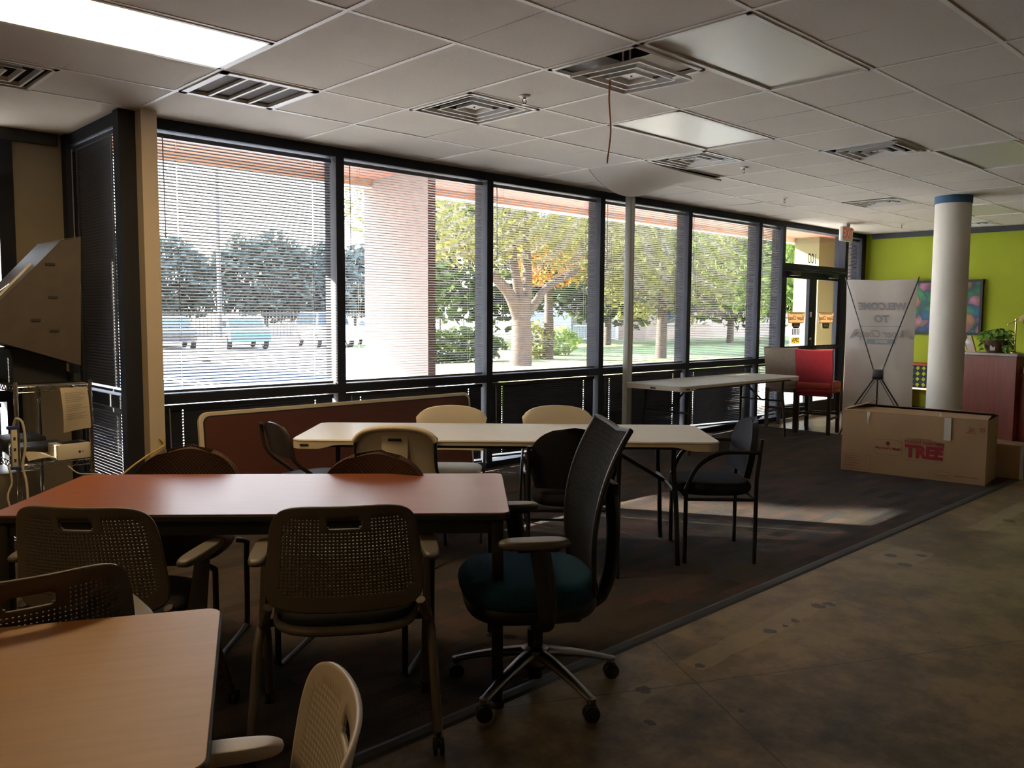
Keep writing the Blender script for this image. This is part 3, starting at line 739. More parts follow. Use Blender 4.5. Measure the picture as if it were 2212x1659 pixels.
# ------------------------------------------------------------------ chairs (local +y is the way a sitter faces)
def caster(parent, x, y, r=.028, m='black_rubber', name='caster'):
    w = MB()
    for s in (-1, 1): w.lathe([(r * .5, -.008), (r, -.006), (r, .006), (r * .5, .008)], 18, T(x + s * .011, y, r, 0, PI / 2, 0))
    w.lathe([(.008, r), (.008, r * 2 + .02)], 10, T(x, y, 0)); w.rbox((x, y, r * 1.5), (.012, r * 1.3, r), .005)
    return w.build(name, m, parent)

def perforated_back():
    A, B = .235, .365          # half width, height ; panel plane (a, b)
    N, Mr = 33, 23; pa = .012; pb = .0118
    a0 = -N * pa / 2; b0 = .052
    xs = []; ys = []
    for k in range(N): xs += [a0 + k * pa, a0 + k * pa + pa * .56]
    xs.append(a0 + N * pa)
    for k in range(Mr): ys += [b0 + k * pb, b0 + k * pb + pb * .56]
    ys.append(b0 + Mr * pb)
    nx, ny = len(xs), len(ys)
    bm = bmesh.new(); V = [[bm.verts.new((x, y, 0)) for y in ys] for x in xs]
    for i in range(nx - 1):
        for j in range(ny - 1):
            kx, ky = i // 2, j // 2
            hole = (i % 2 == 1 and j % 2 == 1)
            ed = min(kx, N - 1 - kx) + min(ky, Mr - 1 - ky)
            if ed < 2: hole = False
            slot_x = abs(kx - (N - 1) / 2); 
            if ky >= Mr - 3 and ky <= Mr - 1:
                lim = 4.6
                if slot_x < lim: hole = True
                elif slot_x < 6.1: hole = False
            if ky == Mr - 4 and slot_x < 6.1: hole = False
            if not hole: bm.faces.new((V[i][j], V[i + 1][j], V[i + 1][j + 1], V[i][j + 1]))
    for i, j, dx, dy in ((24, 40, .006, .006), (42, 40, -.006, .006), (24, 46, .006, -.006), (42, 46, -.006, -.006)):
        V[i][j].co.x += dx; V[i][j].co.y += dy
    # outer border ring
    bd = [V[i][0] for i in range(nx)] + [V[nx - 1][j] for j in range(1, ny)] + [V[i][ny - 1] for i in range(nx - 2, -1, -1)] + [V[0][j] for j in range(ny - 2, 0, -1)]
    cx, cy = 0., B / 2; ex = 5.5
    prev = bd
    for s in (.45, .85, 1.):
        ring = []
        for v in bd:
            dx, dy = v.co.x - cx, v.co.y - cy
            k = (abs(dx / A) ** ex + abs(dy / (B / 2)) ** ex) ** (1 / ex)
            ox, oy = cx + dx / k, cy + dy / k
            ring.append(bm.verts.new((v.co.x + (ox - v.co.x) * s, v.co.y + (oy - v.co.y) * s, 0)))
        n = len(bd)
        for q in range(n): bm.faces.new((prev[q], ring[q], ring[(q + 1) % n], prev[(q + 1) % n]))
        prev = ring
    for v in bm.verts:
        a, b = v.co.x, v.co.y; t_ = b / B; w = 1.12 - .16 * t_
        x = a * w; s = a / A
        v.co = Vector((x, -.205 - .035 * t_ - .045 * t_ ** 3 * .5 + .055 * s * s, .485 + b * .985))
    bm.normal_update()
    me = bpy.data.meshes.new('backrest'); bm.to_mesh(me); bm.free()
    return me
PB = perforated_back()
def nesting_chair(label, loc, rz, m='taupe_plastic'):
    t = root('nesting_chair', label, 'chair', loc, rz, 'nesting chairs with perforated backs')
    me = PB.copy(); me.materials.append(M_[m]); me.name = 'backrest'
    bk = bpy.data.objects.new('backrest', me); C.objects.link(bk); bk.parent = t
    so = bk.modifiers.new('s', 'SOLIDIFY'); so.thickness = .009; so.offset = 0
    for p in me.polygons: p.use_smooth = True
    me.set_sharp_from_angle(angle=R(50))
    MB().cushion((0, .02, .455), .47, .46, .055, 3.2, crown=.006).build('seat', 'black_fabric', t)
    MB().cushion((0, .02, .425), .49, .48, .045, 3.2).build('seat_shell', m, t)
    for s in (-1, 1):
        x = s * .275
        ap = MB(); n = 12
        ap.cushion((s * .285, .0, .638), .062, .30, .026, 3.5, 28); ap.build('armrest', m, t)
        fr = MB()
        fr.prism([(x - .009, -.005, .628), (x - .009, .075, .628), (x - .009, .035, .42), (x - .009, -.075, .385), (x - .009, -.085, .43)], (.018, 0, 0))
        fr.tube(curve([(s * .245, -.16, .50), (s * .262, -.12, .44), (x, -.06, .405)], 4), .016, 8)
        fr.build('side_frame', m, t)
        MB().tube(curve([(x, -.02, .415), (s * .285, -.10, .36), (s * .293, -.18, .18), (s * .298, -.225, .055)], 5), [.016] * 16, 10).build('leg', m, t)
        MB().tube(curve([(x, -.02, .405), (s * .278, .06, .34), (s * .283, .16, .17), (s * .288, .215, .055)], 5), [.016] * 16, 10).build('leg', m, t)
        caster(t, s * .298, -.235); caster(t, s * .288, .225)
    b = MB().tube([(-.27, -.03, .40), (.27, -.03, .40)], .014, 8); b.build('crossbar', 'black_metal', t)
    return t
nesting_chair('taupe nesting chair at the center of the brown table, back to the camera', (-.50, -.74, 0), R(-34))
nesting_chair('taupe nesting chair at the left end of the brown table, angled to the right', (-1.075, -.235, 0), R(-48))
nesting_chair('taupe nesting chair at the left edge, partly hidden behind the tan table', (-1.535, -.825, 0), R(-4))
nesting_chair('nesting chair coloured as if lit, in the foreground facing the right end of the tan table', (-1.575, -1.975, 0), R(62), 'taupe_plastic_lit')

def task_chair(label, loc, rz):
    t = root('task_chair', label, 'chair', loc, rz)
    MB().lathe([(.028, .05), (.028, .15), (.035, .15), (.035, .10), (.045, .115), (.045, .09)], 20).lathe([(.03, .05), (.03, .24), (.018, .24), (.018, .30)], 18).build('gas_column', 'black_metal', t)
    hub = MB().lathe([(.05, .105), (.058, .12), (.052, .165), (.03, .175)], 24); hub.build('hub', 'dark_chrome', t)
    for k in range(5):
        a = R(-97 - 55.6 + 72 * k); d = Vector((math.cos(a), math.sin(a), 0)); n = Vector((-d.y, d.x, 0)); ar = MB()
        def fn(u, v, d=d, n=n):
            w = .030 - .013 * u; h = .020 - .009 * u; ph = 2 * PI * v
            return d * (.03 + .295 * u) + n * (w * math.cos(ph)) + Vector((0, 0, .148 - .068 * u ** 1.4 + h * math.sin(ph)))
        ar.sheet(fn, 10, 12)
        e = d * .325 + Vector((0, 0, .078)); ar.lathe([(.004, -.012), (.017, -.010), (.017, .008), (.004, .010)], 14, Matrix.Translation(e))
        ao = ar.build('base_arm', 'dark_chrome', t)
        caster(ao, d.x * .325, d.y * .325, .030)
    MB().rbox((0, -.03, .315), (.17, .28, .07), .02).build('mechanism', 'black_plastic', t)
    MB().cushion((0, .03, .375), .47, .50, .10, 3.2, edge=.5).build('seat_shell', 'black_plastic', t)
    MB().cushion((0, .035, .435), .52, .52, .095, 3.0, edge=.35, crown=.012).build('seat', 'teal_fabric', t)
    def bf(u, v):                       # u across, v up
        s = (u - .5) * 2; w = .185 + .055 * math.sin(min(1, v * 1.25) * PI / 2) - .0 * v + .01 * math.cos(v * PI)
        z = .43 + .605 * v - .022 * (1 - abs(s)) * v ** 6 * 1.2
        y = -.215 - .075 * v + .045 * math.sin(v * PI) - .03 * v ** 5 + .035 * s * s * (1 - .3 * v)
        return (s * w, y, z)
    MB().sheet(bf, 16, 22, .006).build('mesh_back', 'mesh_weave', t, ang=60)
    ed = [bf(0, k / 20) for k in range(21)] + [bf(k / 12, 1) for k in range(1, 13)] + [bf(1, 1 - k / 20) for k in range(1, 21)] + [bf(1 - k / 12, 0) for k in range(1, 12)]
    MB().tube(ed, .0105, 8, closed=True).build('back_frame', 'black_plastic', t)
    MB().tube(curve([(0, -.10, .34), (0, -.22, .34), (0, -.285, .42), (0, -.305, .62), (0, -.29, .80)], 6), [.03] * 10 + [.026] * 15, 10, sx=1.6).rbox((0, -.275, .80), (.26, .03, .05), .012).build('back_spine', 'black_plastic', t)
    for s in (-1, 1):
        MB().cushion((s * .285, .06, .655), .085, .255, .028, 2.8, 28).build('armrest', 'arm_pad', t)
        p = MB().tube(curve([(s * .20, .02, .34), (s * .285, .015, .36), (s * .295, .02, .48), (s * .285, .045, .66)], 5), [.02] * 8 + [.024] * 8, 10, sx=1.5); p.rbox((s * .285, .05, .636), (.05, .15, .02), .008); p.build('arm_post', 'black_plastic', t)
    return t
task_chair('black mesh-back task chair with teal seat at the right end of the brown table', (.195, -.973, 0), R(55.6))

def guest_chair(label, loc, rz):
    t = root('guest_chair', label, 'chair', loc, rz, 'black guest chairs')
    W = .245
    MB().cushion((0, .02, .435), .47, .47, .075, 3., crown=.006).build('seat', 'black_fabric', t)
    def bf(u, v):
        s = (u - .5) * 2; z = .50 + .345 * v; k = math.sqrt(max(0, 1 - max(0, (v - .45) / .55) ** 2.6)) ; k2 = .88 + .12 * min(1, v / .3)
        return (s * .238 * k * k2, -.205 - .05 * v + .035 * s * s * k, z)
    MB().sheet(bf, 14, 18, .035).build('backrest', 'black_fabric', t, ang=60)
    for s in (-1, 1):
        MB().tube(curve([(s * W, .205, 0), (s * W, .205, .40), (s * W, .20, .46), (s * (W + .01), .14, .58), (s * (W + .012), .02, .655), (s * (W + .01), -.10, .665), (s * W, -.215, .66)], 6), .0125, 10, sx=1.).build('arm_and_front_leg', 'black_metal', t)
        MB().tube([(s * W, -.20, 0), (s * W, -.20, .50), (s * W, -.225, .74)], .0125, 10).build('rear_leg', 'black_metal', t)
    f = MB()
    for y in (-.20, .205): f.tube([(-W, y, .385), (W, y, .385)], .010, 8)
    for s in (-1, 1): f.tube([(s * W, -.20, .385), (s * W, .205, .385)], .010, 8)
    f.tube([(-W, -.20, .20 + .02), (W, -.20, .22)], .008, 8) if False else None
    f.build('seat_frame', 'black_metal', t)
    return t
g1 = guest_chair('black fabric guest armchair at the right end of the white folding table', (2.318, -.389, 0), R(45))
dup(g1, (1.45, -.02, 0), R(-45), 'black fabric guest armchair partly hidden behind the mesh task chair')

def white_chair(label, loc, rz):
    t = root('plastic_folding_chair', label, 'chair', loc, rz, 'white plastic folding chairs')
    def bf(u, v):
        s = (u - .5) * 2; z = .53 + .29 * v - (.045 * abs(s) ** 2.4 + .035 * abs(s) ** 9) * v ** 2; w = .236 - .004 * v
        return (s * w, -.20 - .035 * v + .025 * s * s - .02 * v ** 4, z)
    b = MB().sheet(bf, 18, 14, .018)
    # rolled top lip
    lip = [bf(k / 18, 1) for k in range(19)]; b.tube([(p[0], p[1] - .012, p[2] - .006) for p in lip], .014, 8)
    bk = b.build('backrest', 'white_plastic_chair', t, ang=55)
    MB().rbox((0, -.243, .745), (.075, .012, .014), .004, mx=None).build('handle_slot', 'black_plastic', bk)
    MB().rbox((0, -.232, .665), (.15, .012, .20), .005).build('back_rib', 'white_plastic_chair', bk)
    MB().cushion((0, .03, .435), .45, .42, .032, 4.2, edge=.2).build('seat', 'white_plastic_chair', t)
    for s in (-1, 1):
        MB().tube(curve([(s * .226, -.222, .73), (s * .230, -.195, .58), (s * .238, .0, .40), (s * .238, .25, .0)], 6), .0115, 8, sx=.8).build('front_leg', 'black_metal', t)
        MB().tube(curve([(s * .215, .10, .42), (s * .215, -.06, .26), (s * .218, -.26, .0)], 6), .011, 8, sx=.8).build('rear_leg', 'black_metal', t)
    b = MB().tube([(-.238, .17, .13), (.238, .17, .13)], .008, 8).tube([(-.216, -.19, .10), (.216, -.19, .10)], .008, 8); b.build('stretcher', 'black_metal', t)
    return t
mm('white_plastic_chair', (.74, .65, .50), rough=.45, var=.03, scale=5)
w1 = white_chair('white plastic folding chair in front of the white table, its back to the camera', (.86, .80, 0), R(-45))
dup(w1, (1.41, 1.04, 0), R(134), 'white plastic folding chair behind the white table, left one of the two')
dup(w1, (1.96, .57, 0), R(134), 'white plastic folding chair behind the white table, right one of the two')

t = root('metal_folding_chair', 'dark metal folding chair at the left end of the white table', 'chair', (.62, 1.40, 0), R(-97))
def bf(u, v):
    s = (u - .5) * 2; z = .585 + .205 * v - .05 * abs(s) ** 3 * v ** 2
    return (s * (.19 - .012 * v), -.215 - .045 * v + .02 * s * s, z)
MB().sheet(bf, 14, 10, .012).build('backrest', 'brown_metal', t, ang=60)
MB().cushion((0, .03, .435), .40, .39, .03, 4.).build('seat', 'brown_metal', t)
for s in (-1, 1):
    MB().tube(curve([(s * .16, -.26, .775), (s * .205, -.245, .74), (s * .21, -.20, .58), (s * .215, .02, .38), (s * .22, .25, 0)], 5), .012, 8).build('front_leg', 'brown_metal', t)
    MB().tube(curve([(s * .19, .12, .42), (s * .195, -.05, .24), (s * .20, -.24, 0)], 5), .011, 8).build('rear_leg', 'brown_metal', t)
MB().tube([(-.22, .17, .13), (.22, .17, .13)], .008, 8).tube([(-.2, -.18, .08), (.2, -.18, .08)], .008, 8).build('stretcher', 'brown_metal', t)

def fabric_chair(label, loc, rz):
    t = root('fabric_side_chair', label, 'chair', loc, rz, 'brown patterned side chairs')
    MB().cushion((0, .0, .445), .50, .48, .075, 3., crown=.008).build('seat', 'brown_fabric', t)
    def bf(u, v):
        s = (u - .5) * 2; z = .52 + .315 * v; k = math.sqrt(max(0, 1 - max(0, (v - .3) / .7) ** 2.4))
        return (s * .255 * k, -.235 - .045 * v + .04 * s * s * k, z)
    MB().sheet(bf, 16, 18, .03).build('backrest', 'brown_fabric', t, ang=60)
    for s in (-1, 1):
        x = s * .265
        MB().tube(curve([(s * .22, -.20, .41), (x, -.21, .40), (x, -.205, .36), (x, -.20, .06)], 3) + curve([(x, -.19, .016), (x, -.10, .013), (x, .19, .013)], 3) + curve([(x, .215, .03), (x, .215, .36), (x - s * .01, .20, .395), (s * .21, .17, .40)], 3), .0125, 10).build('sled_leg', 'black_metal', t)
        MB().tube([(s * .2, -.20, .42), (s * .2, -.27, .50), (s * .2, -.262, .62)], .011, 8).build('back_support', 'black_metal', t)
    return t
f1 = fabric_chair('brown patterned side chair tucked behind the brown table, left one of the two', (-.65, .42, 0), R(137))
dup(f1, (-.12, -.235, 0), R(127), 'brown patterned side chair tucked behind the brown table, right one of the two')
tag(MB().bb(-.05, .05, -.012, .012, 0, .012).build('red_strip', 'red_plastic'), 'thin red object lying on the seat of the left brown patterned chair', 'small object')
bpy.data.objects['red_strip'].location = (-.60, .36, .493); bpy.data.objects['red_strip'].rotation_euler = (0, 0, 1)

def bar_stool(label, loc, rz, mb_, ms):
    t = root('bar_stool', label, 'stool', loc, rz)
    def bf(u, v):
        s = (u - .5) * 2; return (s * (.215 + .01 * v), -.205 - .075 * v + .02 * math.sin(v * PI) , .47 + .575 * v - .012 * (1 - s * s) * v)
    MB().sheet(bf, 10, 14, .055).build('backrest', mb_, t, ang=45)
    MB().rbox((0, .0, .60), (.43, .44, .10), .025, 3).build('seat', ms, t)
    MB().rbox((0, .0, .535), (.42, .43, .05), .008).build('seat_skirt', mb_, t)
    for sx in (-1, 1):
        for sy in (-1, 1):
            y = sy * .19 - (.02 if sy < 0 else 0)
            MB().prism([(sx * .19 - .02, y - .02, .52), (sx * .19 + .02, y - .02, .52), (sx * .19 + .02, y + .02, .52), (sx * .19 - .02, y + .02, .52)], (0, 0, -.52)).build('leg', 'dark_wood', t)
    f = MB()
    for sx in (-1, 1): f.beam((sx * .19, -.2, .20), (sx * .19, .19, .20), .02, .028)
    f.beam((-.19, .19, .24), (.19, .19, .24), .02, .03); f.beam((-.19, -.2, .26), (.19, -.2, .26), .02, .03); f.build('stretcher', 'dark_wood', t)
    return t
bar_stool('red leather bar stool beside the white welcome banner', (7.93, 1.70, 0), R(-80), 'red_leather', 'red_seat')
bar_stool('taupe leather bar stool between the window and the red stool', (8.20, 2.26, 0), R(-84), 'taupe_leather', 'taupe_leather')

# ------------------------------------------------------------------ banner stand
t = root('banner_stand', 'white welcome banner on a black cross stand seen from behind', 'banner', (8.20, 1.085, 0), R(-67.9))
def bnf(u, v):
    s = (u - .5) * 2; z = .06 + 1.83 * v + .015 * abs(s) * v ** 8; w = .395 - .012 * math.sin(v * PI)
    return (s * w, .012 * math.cos(s * 5) * (.4 + .6 * v) * .5 + .02 * s * s - .01, z)
MB().sheet(bnf, 16, 20, .0015).build('banner_sheet', 'banner', t)
def bt(s, size, z, m, bold=0., shear=0., sx=1., y=-.016): return text('lettering', s, size, m, T(0.02, y, z, R(90)) @ Matrix.Diagonal((-1, 1, 1, 1)), t, bold=bold, shear=shear, sx=sx)
bt('WELCOME', .118, 1.575, 'banner_ink', .004, .15, .92); bt('TO', .118, 1.425, 'banner_ink', .004, .15)
bt('Super Cheap', .125, 1.245, 'banner_ink_warm', .003, .3, .85)
MB().bb(-.22, .25, -.0165, -.0155, 1.335, 1.342).build('printed_rule', 'banner_ink', t)
MB().bb(-.14, .18, -.0165, -.0155, 1.125, 1.185).build('printed_bar', 'banner_ink_blue', t)
bt('SIGNS', .05, 1.155, 'banner', .002, 0, 1, -.018)
for s in (-1, 1): MB().prism([(s * .26 + .02, -.0165, 1.30), (s * .30 + .02, -.0165, 1.30), (s * .36 + .02, -.0165, 1.19), (s * .32 + .02, -.0165, 1.19)], (0, .001, 0)).build('printed_chevron', 'banner_ink_warm', t)
hub = (0.0, -.11, .76)
MB().rbox(hub, (.12, .05, .12), .012).build('hub', 'black_plastic', t)
for s in (-1, 1):
    MB().tube([(s * .045, -.11, .80), (s * .39, -.02, 1.87), (s * .405, -.015, 1.93)], .007, 8).build('pole', 'black_metal', t)
    MB().tube([(s * .04, -.11, .71), (s * .25, -.13, .37), (s * .405, -.15, .01)], .009, 8).build('leg', 'black_metal', t)
    MB().tube([(s * .25, -.128, .37), (s * .09, -.06, .10)], .003, 6).build('brace', 'black_metal', t)
    MB().tube([(s * .02, -.10, .70), (s * .37, -.012, .07)], .004, 6).build('lower_arm', 'black_metal', t)
MB().tube([(0, -.11, .70), (0, -.10, .005)], .009, 8).build('leg', 'black_metal', t)

# ------------------------------------------------------------------ cardboard boxes
t = root('cardboard_box', 'long cardboard carton printed with the word tree in red', 'box', (5.718, -.266, .008), R(-83))
W, D, H = .605, .48, .565
def bx(u, v):
    return (-W + 2 * W * u, -.012 * math.sin(PI * u) * math.sin(PI * v), H * v)
b = MB().sheet(bx, 14, 8, 0.)
b.add([(-W, 0, 0), (W, 0, 0), (W, D, 0), (-W, D, 0), (-W, 0, H), (W, 0, H), (W, D, H), (-W, D, H)], [(0, 3, 2, 1), (1, 2, 6, 5), (2, 3, 7, 6), (3, 0, 4, 7)])
b.build('carton_body', 'cardboard', t)
MB().add([(-W, .01, H - .01), (W, .01, H - .01), (W, D - .01, H - .01), (-W, D - .01, H - .01)], [(0, 1, 2, 3)]).build('carton_inside', 'cardboard_dark', t)
MB().prism([(-W, -.004, H), (W, -.004, H), (W * .98, D * .42, H + .018), (-W * .97, D * .42, H + .03)], (0, 0, .005)).build('front_flap', 'cardboard', t)
MB().prism([(-W, D, H), (W, D, H), (W * 1.0, D * .46, H + .04), (-W * .9, D * .44, H + .05)], (0, 0, .005)).build('rear_flap', 'cardboard', t)
MB().prism([(-W, .02, H), (-W, D * .9, H), (-W + .22, D * .75, H + .09), (-W + .20, .10, H + .07)], (0, 0, .005)).build('end_flap', 'cardboard', t)
MB().bb(.27, .325, -.0155, -.014, H - .20, H).build('tape_strip', 'tape', t)
MB().prism([(-.385, -.006, H), (-.355, -.006, H), (-.362, -.012, H - .06), (-.372, -.013, H - .13), (-.380, -.012, H - .07)], (0, -.001, 0)).build('tape_strip', 'tape', t)
MB().prism([(.215, -.002, H + .005), (.25, -.002, H + .005), (.235, -.002, H + .05)], (0, -.003, 0)).build('tape_strip', 'tape', t)
def bxt(s, size, x, z, m='red_ink', bold=0., sx=1., sh=0.): return text('lettering', s, size, m, T(x, -.0145, z, R(90)), t, bold=bold, sx=sx, shear=sh)
bxt('TREE', .150, .115, .235, bold=.008, sx=.93); bxt('7.5 FOOT CHRISTMAS', .036, .115, .320, bold=.001, sx=.93); bxt('PRE-LIT EVERGREEN', .024, .07, .352, 'red_ink_faint')
MB().bb(-.04, .26, -.0148, -.014, .160, .163).bb(-.04, .26, -.0148, -.014, .339, .341).build('printed_rule', 'red_ink_faint', t)
o = [(-.30, .20), (-.30, .31), (-.26, .325), (-.10, .325), (-.06, .31), (-.06, .20), (-.10, .185), (-.26, .185)]
b = MB()
for k in range(8): p, q = o[k], o[(k + 1) % 8]; b.beam((p[0] - .01, -.0145, p[1]), (q[0] - .01, -.0145, q[1]), .001, .004, (0, 0, 1) if abs(p[1] - q[1]) < .1 else (1, 0, 0))
b.build('printed_badge', 'red_ink_faint', t)
bxt("Member's Mark", .034, -.19, .245, 'red_ink', .0005); b = MB()
for k in range(4): b.lathe([(.010, 0), (.010, .001)], 10, T(-.19 + .010 * math.cos(k * PI / 2), -.0145, .29 + .010 * math.sin(k * PI / 2), R(90)))
b.build('printed_emblem', 'red_ink', t)
b = MB(); frame_ring(b, -.585, -.335, .02, .165, .003, -.0148, -.0125); 
for z in (.14, .12, .10, .075, .05): b.bb(-.575, -.44 + .02 * math.sin(z * 90), -.0148, -.0125, z, z + .006)
b.build('printed_label', 'red_ink_faint', t)
b = MB(); frame_ring(b, .21, .33, .03, .085, .003, -.014, -.0115); b.bb(.23, .31, -.014, -.0115, .045, .055).bb(.36, .56, -.012, -.0095, .055, .063); b.build('printed_logo', 'red_ink_faint', t)
b = MB(); b.bb(.44, .52, -.011, -.009, .44, .455).lathe([(.03, 0), (.03, .001)], 3, T(.48, -.0095, .48, R(90))).bb(.545, .58, -.009, -.007, .46, .50); b.build('printed_stamp', 'red_ink_faint', t)
t = root('cardboard_box', 'small cardboard carton behind the right end of the tree carton', 'box', (6.48, -.85, .008), R(-80))
MB().rbox((0, 0, .15), (.28, .30, .30), .006).build('carton_body', 'cardboard', t)
MB().prism([(-.14, -.15, .30), (.14, -.15, .30), (.20, -.16, .325), (-.13, -.04, .335)], (0, 0, .004)).build('front_flap', 'cardboard', t)
MB().bb(.10, .128, -.152, -.150, 0, .30).build('tape_strip', 'tape', t)

# ------------------------------------------------------------------ reception desk and what stands on it
DK = (8.95, -.2); DR = R(-13.9)
t = root('reception_desk', 'tall cherry-red reception desk beside the column', 'desk', (*DK, 0), DR)
MB().bb(0, .035, 0, .98, 0, 1.0).bb(.035, .56, 0, .035, 0, .76).bb(.035, .30, 0, .035, .76, 1.0).bb(.035, .56, .945, .98, 0, .76).build('front_panel', 'cherry', t)
MB().rbox((.14, .48, 1.015), (.36, 1.02, .03), .008).build('counter_top', 'counter', t)
MB().bb(.035, .72, .035, .945, .73, .76).build('work_surface', 'cherry', t)
t = root('side_desk', 'lower cherry-red desk return at the right edge, right of the tall desk panel', 'desk', (*DK, 0), DR)
MB().bb(.10, .135, -1.5, -.006, 0, .765).bb(.135, .75, -1.5, -1.465, 0, .765).build('front_panel', 'cherry', t)
MB().rbox((.42, -.755, .785), (.70, 1.50, .035), .008).build('desk_top', 'cherry', t)
def dk(x, y, z): v = Matrix.Rotation(DR, 4, 'Z') @ Vector((x, y, 0)); return (DK[0] + v.x, DK[1] + v.y, z)
CT = 1.03
t = root('potted_plant', 'trailing green pothos in a brown wicker basket on the tall desk', 'plant', dk(.15, .33, CT), DR)
MB().lathe([(.095, 0), (.125, .05), (.135, .11), (.125, .15), (.115, .15), (.115, .13)], 26).build('basket', 'basket', t)
MB().lathe([(.112, .125), (.0, .13)], 20).build('soil', 'plenum', t)
rr = random.Random(5); b = MB(); st = MB()
for k in range(120):
    a = rr.uniform(0, 2 * PI); rd = rr.uniform(.02, .20); h = .17 + rr.uniform(0, .10) - .35 * max(0, rd - .13)
    if k > 95: rd = rr.uniform(.15, .19); h = rr.uniform(.02, .14); a = rr.choice((-1.9, -1.5, -1.2, 2.4)) + rr.uniform(-.3, .3)
    p = Vector((math.cos(a) * rd, math.sin(a) * rd, h)); s = rr.uniform(.03, .05)
    mx = Matrix.Translation(p) @ Matrix.Rotation(a, 4, 'Z') @ Matrix.Rotation(rr.uniform(-.3, 1.0), 4, 'Y') @ Matrix.Rotation(rr.uniform(-.5, .5), 4, 'X')
    b.add([(-s, 0, 0), (-s * .5, s * .62, .006), (s * .4, s * .5, .004), (s * 1.2, 0, -.012), (s * .4, -s * .5, .004), (-s * .5, -s * .62, .006)], [(0, 1, 2, 3), (0, 3, 4, 5)], True, mx)
    if k % 3 == 0: st.tube([(math.cos(a) * .03, math.sin(a) * .03, .12), (p.x * .6, p.y * .6, max(h, .15) + .01), tuple(p)], .0018, 5)
b.build('leaves', 'leaf_pothos', t); st.build('stems', 'leaf_pothos', t)
MB().bb(-.128, -.126, -.02, .035, .03, .115, T(0, 0, 0, 0, 0, R(15))).build('price_tag', 'paper', t)
t = root('desk_lamp', 'brass desk lamp with a bell shade on the tall desk behind the plant', 'lamp', dk(.20, .14, CT), DR)
MB().lathe([(.075, 0), (.075, .012), (.02, .022), (.01, .03)], 26).build('base', 'brass', t)
MB().tube([(0, 0, .02), (0, 0, .375)], .010, 10).build('stem', 'brass', t)
a = MB().tube([(0, .09, .34), (0, -.115, .475)], .005, 8).lathe([(.010, -.012), (.016, -.006), (.016, .006), (.010, .012)], 12, T(0, 0, .40)).lathe([(.008, -.02), (.014, 0), (.008, .02)], 12, T(0, -.115, .478, R(40))).lathe([(.008, -.008), (.009, .008)], 10, T(0, .09, .34)); a.build('arm', 'brass', t)
MB().lathe([(.014, .055), (.020, .045), (.026, .02), (.046, -.005), (.066, -.05), (.078, -.085), (.072, -.083), (.06, -.05), (.04, -.01)], 28, T(-.01, -.145, .44, R(28), R(8)), cap=False).build('lamp_shade', 'brass', t)
MB().lathe([(.004, .03), (.022, .015), (.028, -.01), (.018, -.035), (.0, -.04)], 14, T(-.01, -.155, .41, R(28))).build('bulb', 'paper', t)
t = root('card_holder', 'pale wooden easel-shaped frame on the tall desk left of the plant', 'frame', dk(.12, .62, CT), DR + R(70))
mx = T(0, 0, 0, R(-20))
b = MB()
for (q, w, e, f) in ((-.085, -.06, 0, .215), (.06, .085, 0, .215), (-.06, .06, 0, .025), (-.06, .06, .19, .215)): b.bb(q, w, -.008, .008, e, f, mx)
b.build('front_frame', 'light_wood', t); MB().bb(-.06, .06, -.002, .002, .025, .19, mx).build('card', 'counter', t)
MB().beam((0, .075, .205), (0, .16, .0), .03, .008, (1, 0, 0)).build('back_leg', 'light_wood', t)
t = root('computer_monitor', 'dark flat computer monitor at the right edge on the lower desk', 'monitor', dk(.40, -.34, .803), DR + R(-75))
MB().rbox((0, 0, .29), (.50, .035, .31), .008).build('screen_housing', 'black_plastic', t)
MB().bb(-.235, .235, -.0195, -.0175, .15, .43).build('screen', 'screen', t)
MB().bb(-.03, .03, .0, .02, .01, .25).rbox((0, .01, .007), (.22, .16, .014), .005).build('stand', 'black_plastic', t)
for k, (x, y, l) in enumerate(((.22, -.16, 'white paper stack on the lower desk below the monitor'),)):
    t = root('paper_stack', l, 'papers', dk(x, y, .803), DR)
    b = MB()
    for q in range(6): b.box((rr.uniform(-.004, .004), rr.uniform(-.004, .004), .006 + q * .012), (.215, .28, .0115))
    b.build('sheets', 'paper', t)
# painting and the low unit on the green wall
t = root('painting', 'black framed abstract painting of coloured blobs on the green wall', 'painting', (XW - .02, 1.38, 1.60))
b = MB()
for (y0_, y1_, z0_, z1_) in ((-.51, -.475, -.40, .40), (.475, .51, -.40, .40), (-.475, .475, -.40, -.365), (-.475, .475, .365, .40)): b.bb(-.04, .018, y0_, y1_, z0_, z1_)
b.build('frame', 'black_plastic', t); MB().bb(-.018, .01, -.475, .475, -.365, .365).build('canvas', 'painting', t)
t = root('low_cabinet', 'low wall unit with a green diamond lattice, glimpsed between banner and column', 'cabinet', (XW - .16, 1.55, 0))
MB().bb(-.14, .15, -.32, .32, .38, .41).bb(-.14, .15, -.32, .32, .74, .77).bb(-.14, .15, -.32, -.29, .41, .74).bb(-.14, .15, .29, .32, .41, .74).bb(-.12, .15, -.31, -.27, 0, .38).bb(-.12, .15, .27, .31, 0, .38).build('carcass', 'red_plastic', t)
MB().bb(-.10, -.09, -.29, .29, .41, .74).build('panel', 'frame_dark', t)
b = MB()
for i in range(7):
    for j in range(4): y, z = -.255 + i * .085, .452 + j * .082; b.prism([(-.104, y - .03, z), (-.104, y, z - .034), (-.104, y + .03, z), (-.104, y, z + .034)], (.003, 0, 0))
b.build('diamond_inlay', 'wall_green', t)
MB().bb(-.15, -.14, -.32, .32, .385, .405).build('edge_light', 'edge_glow', t) if 'edge_glow' in M_ else MB().bb(-.15, -.14, -.32, .32, .385, .405).build('edge_light', mm('edge_glow', (.8, .5, .2), emit=(1, .55, .2), estr=1.5), t)
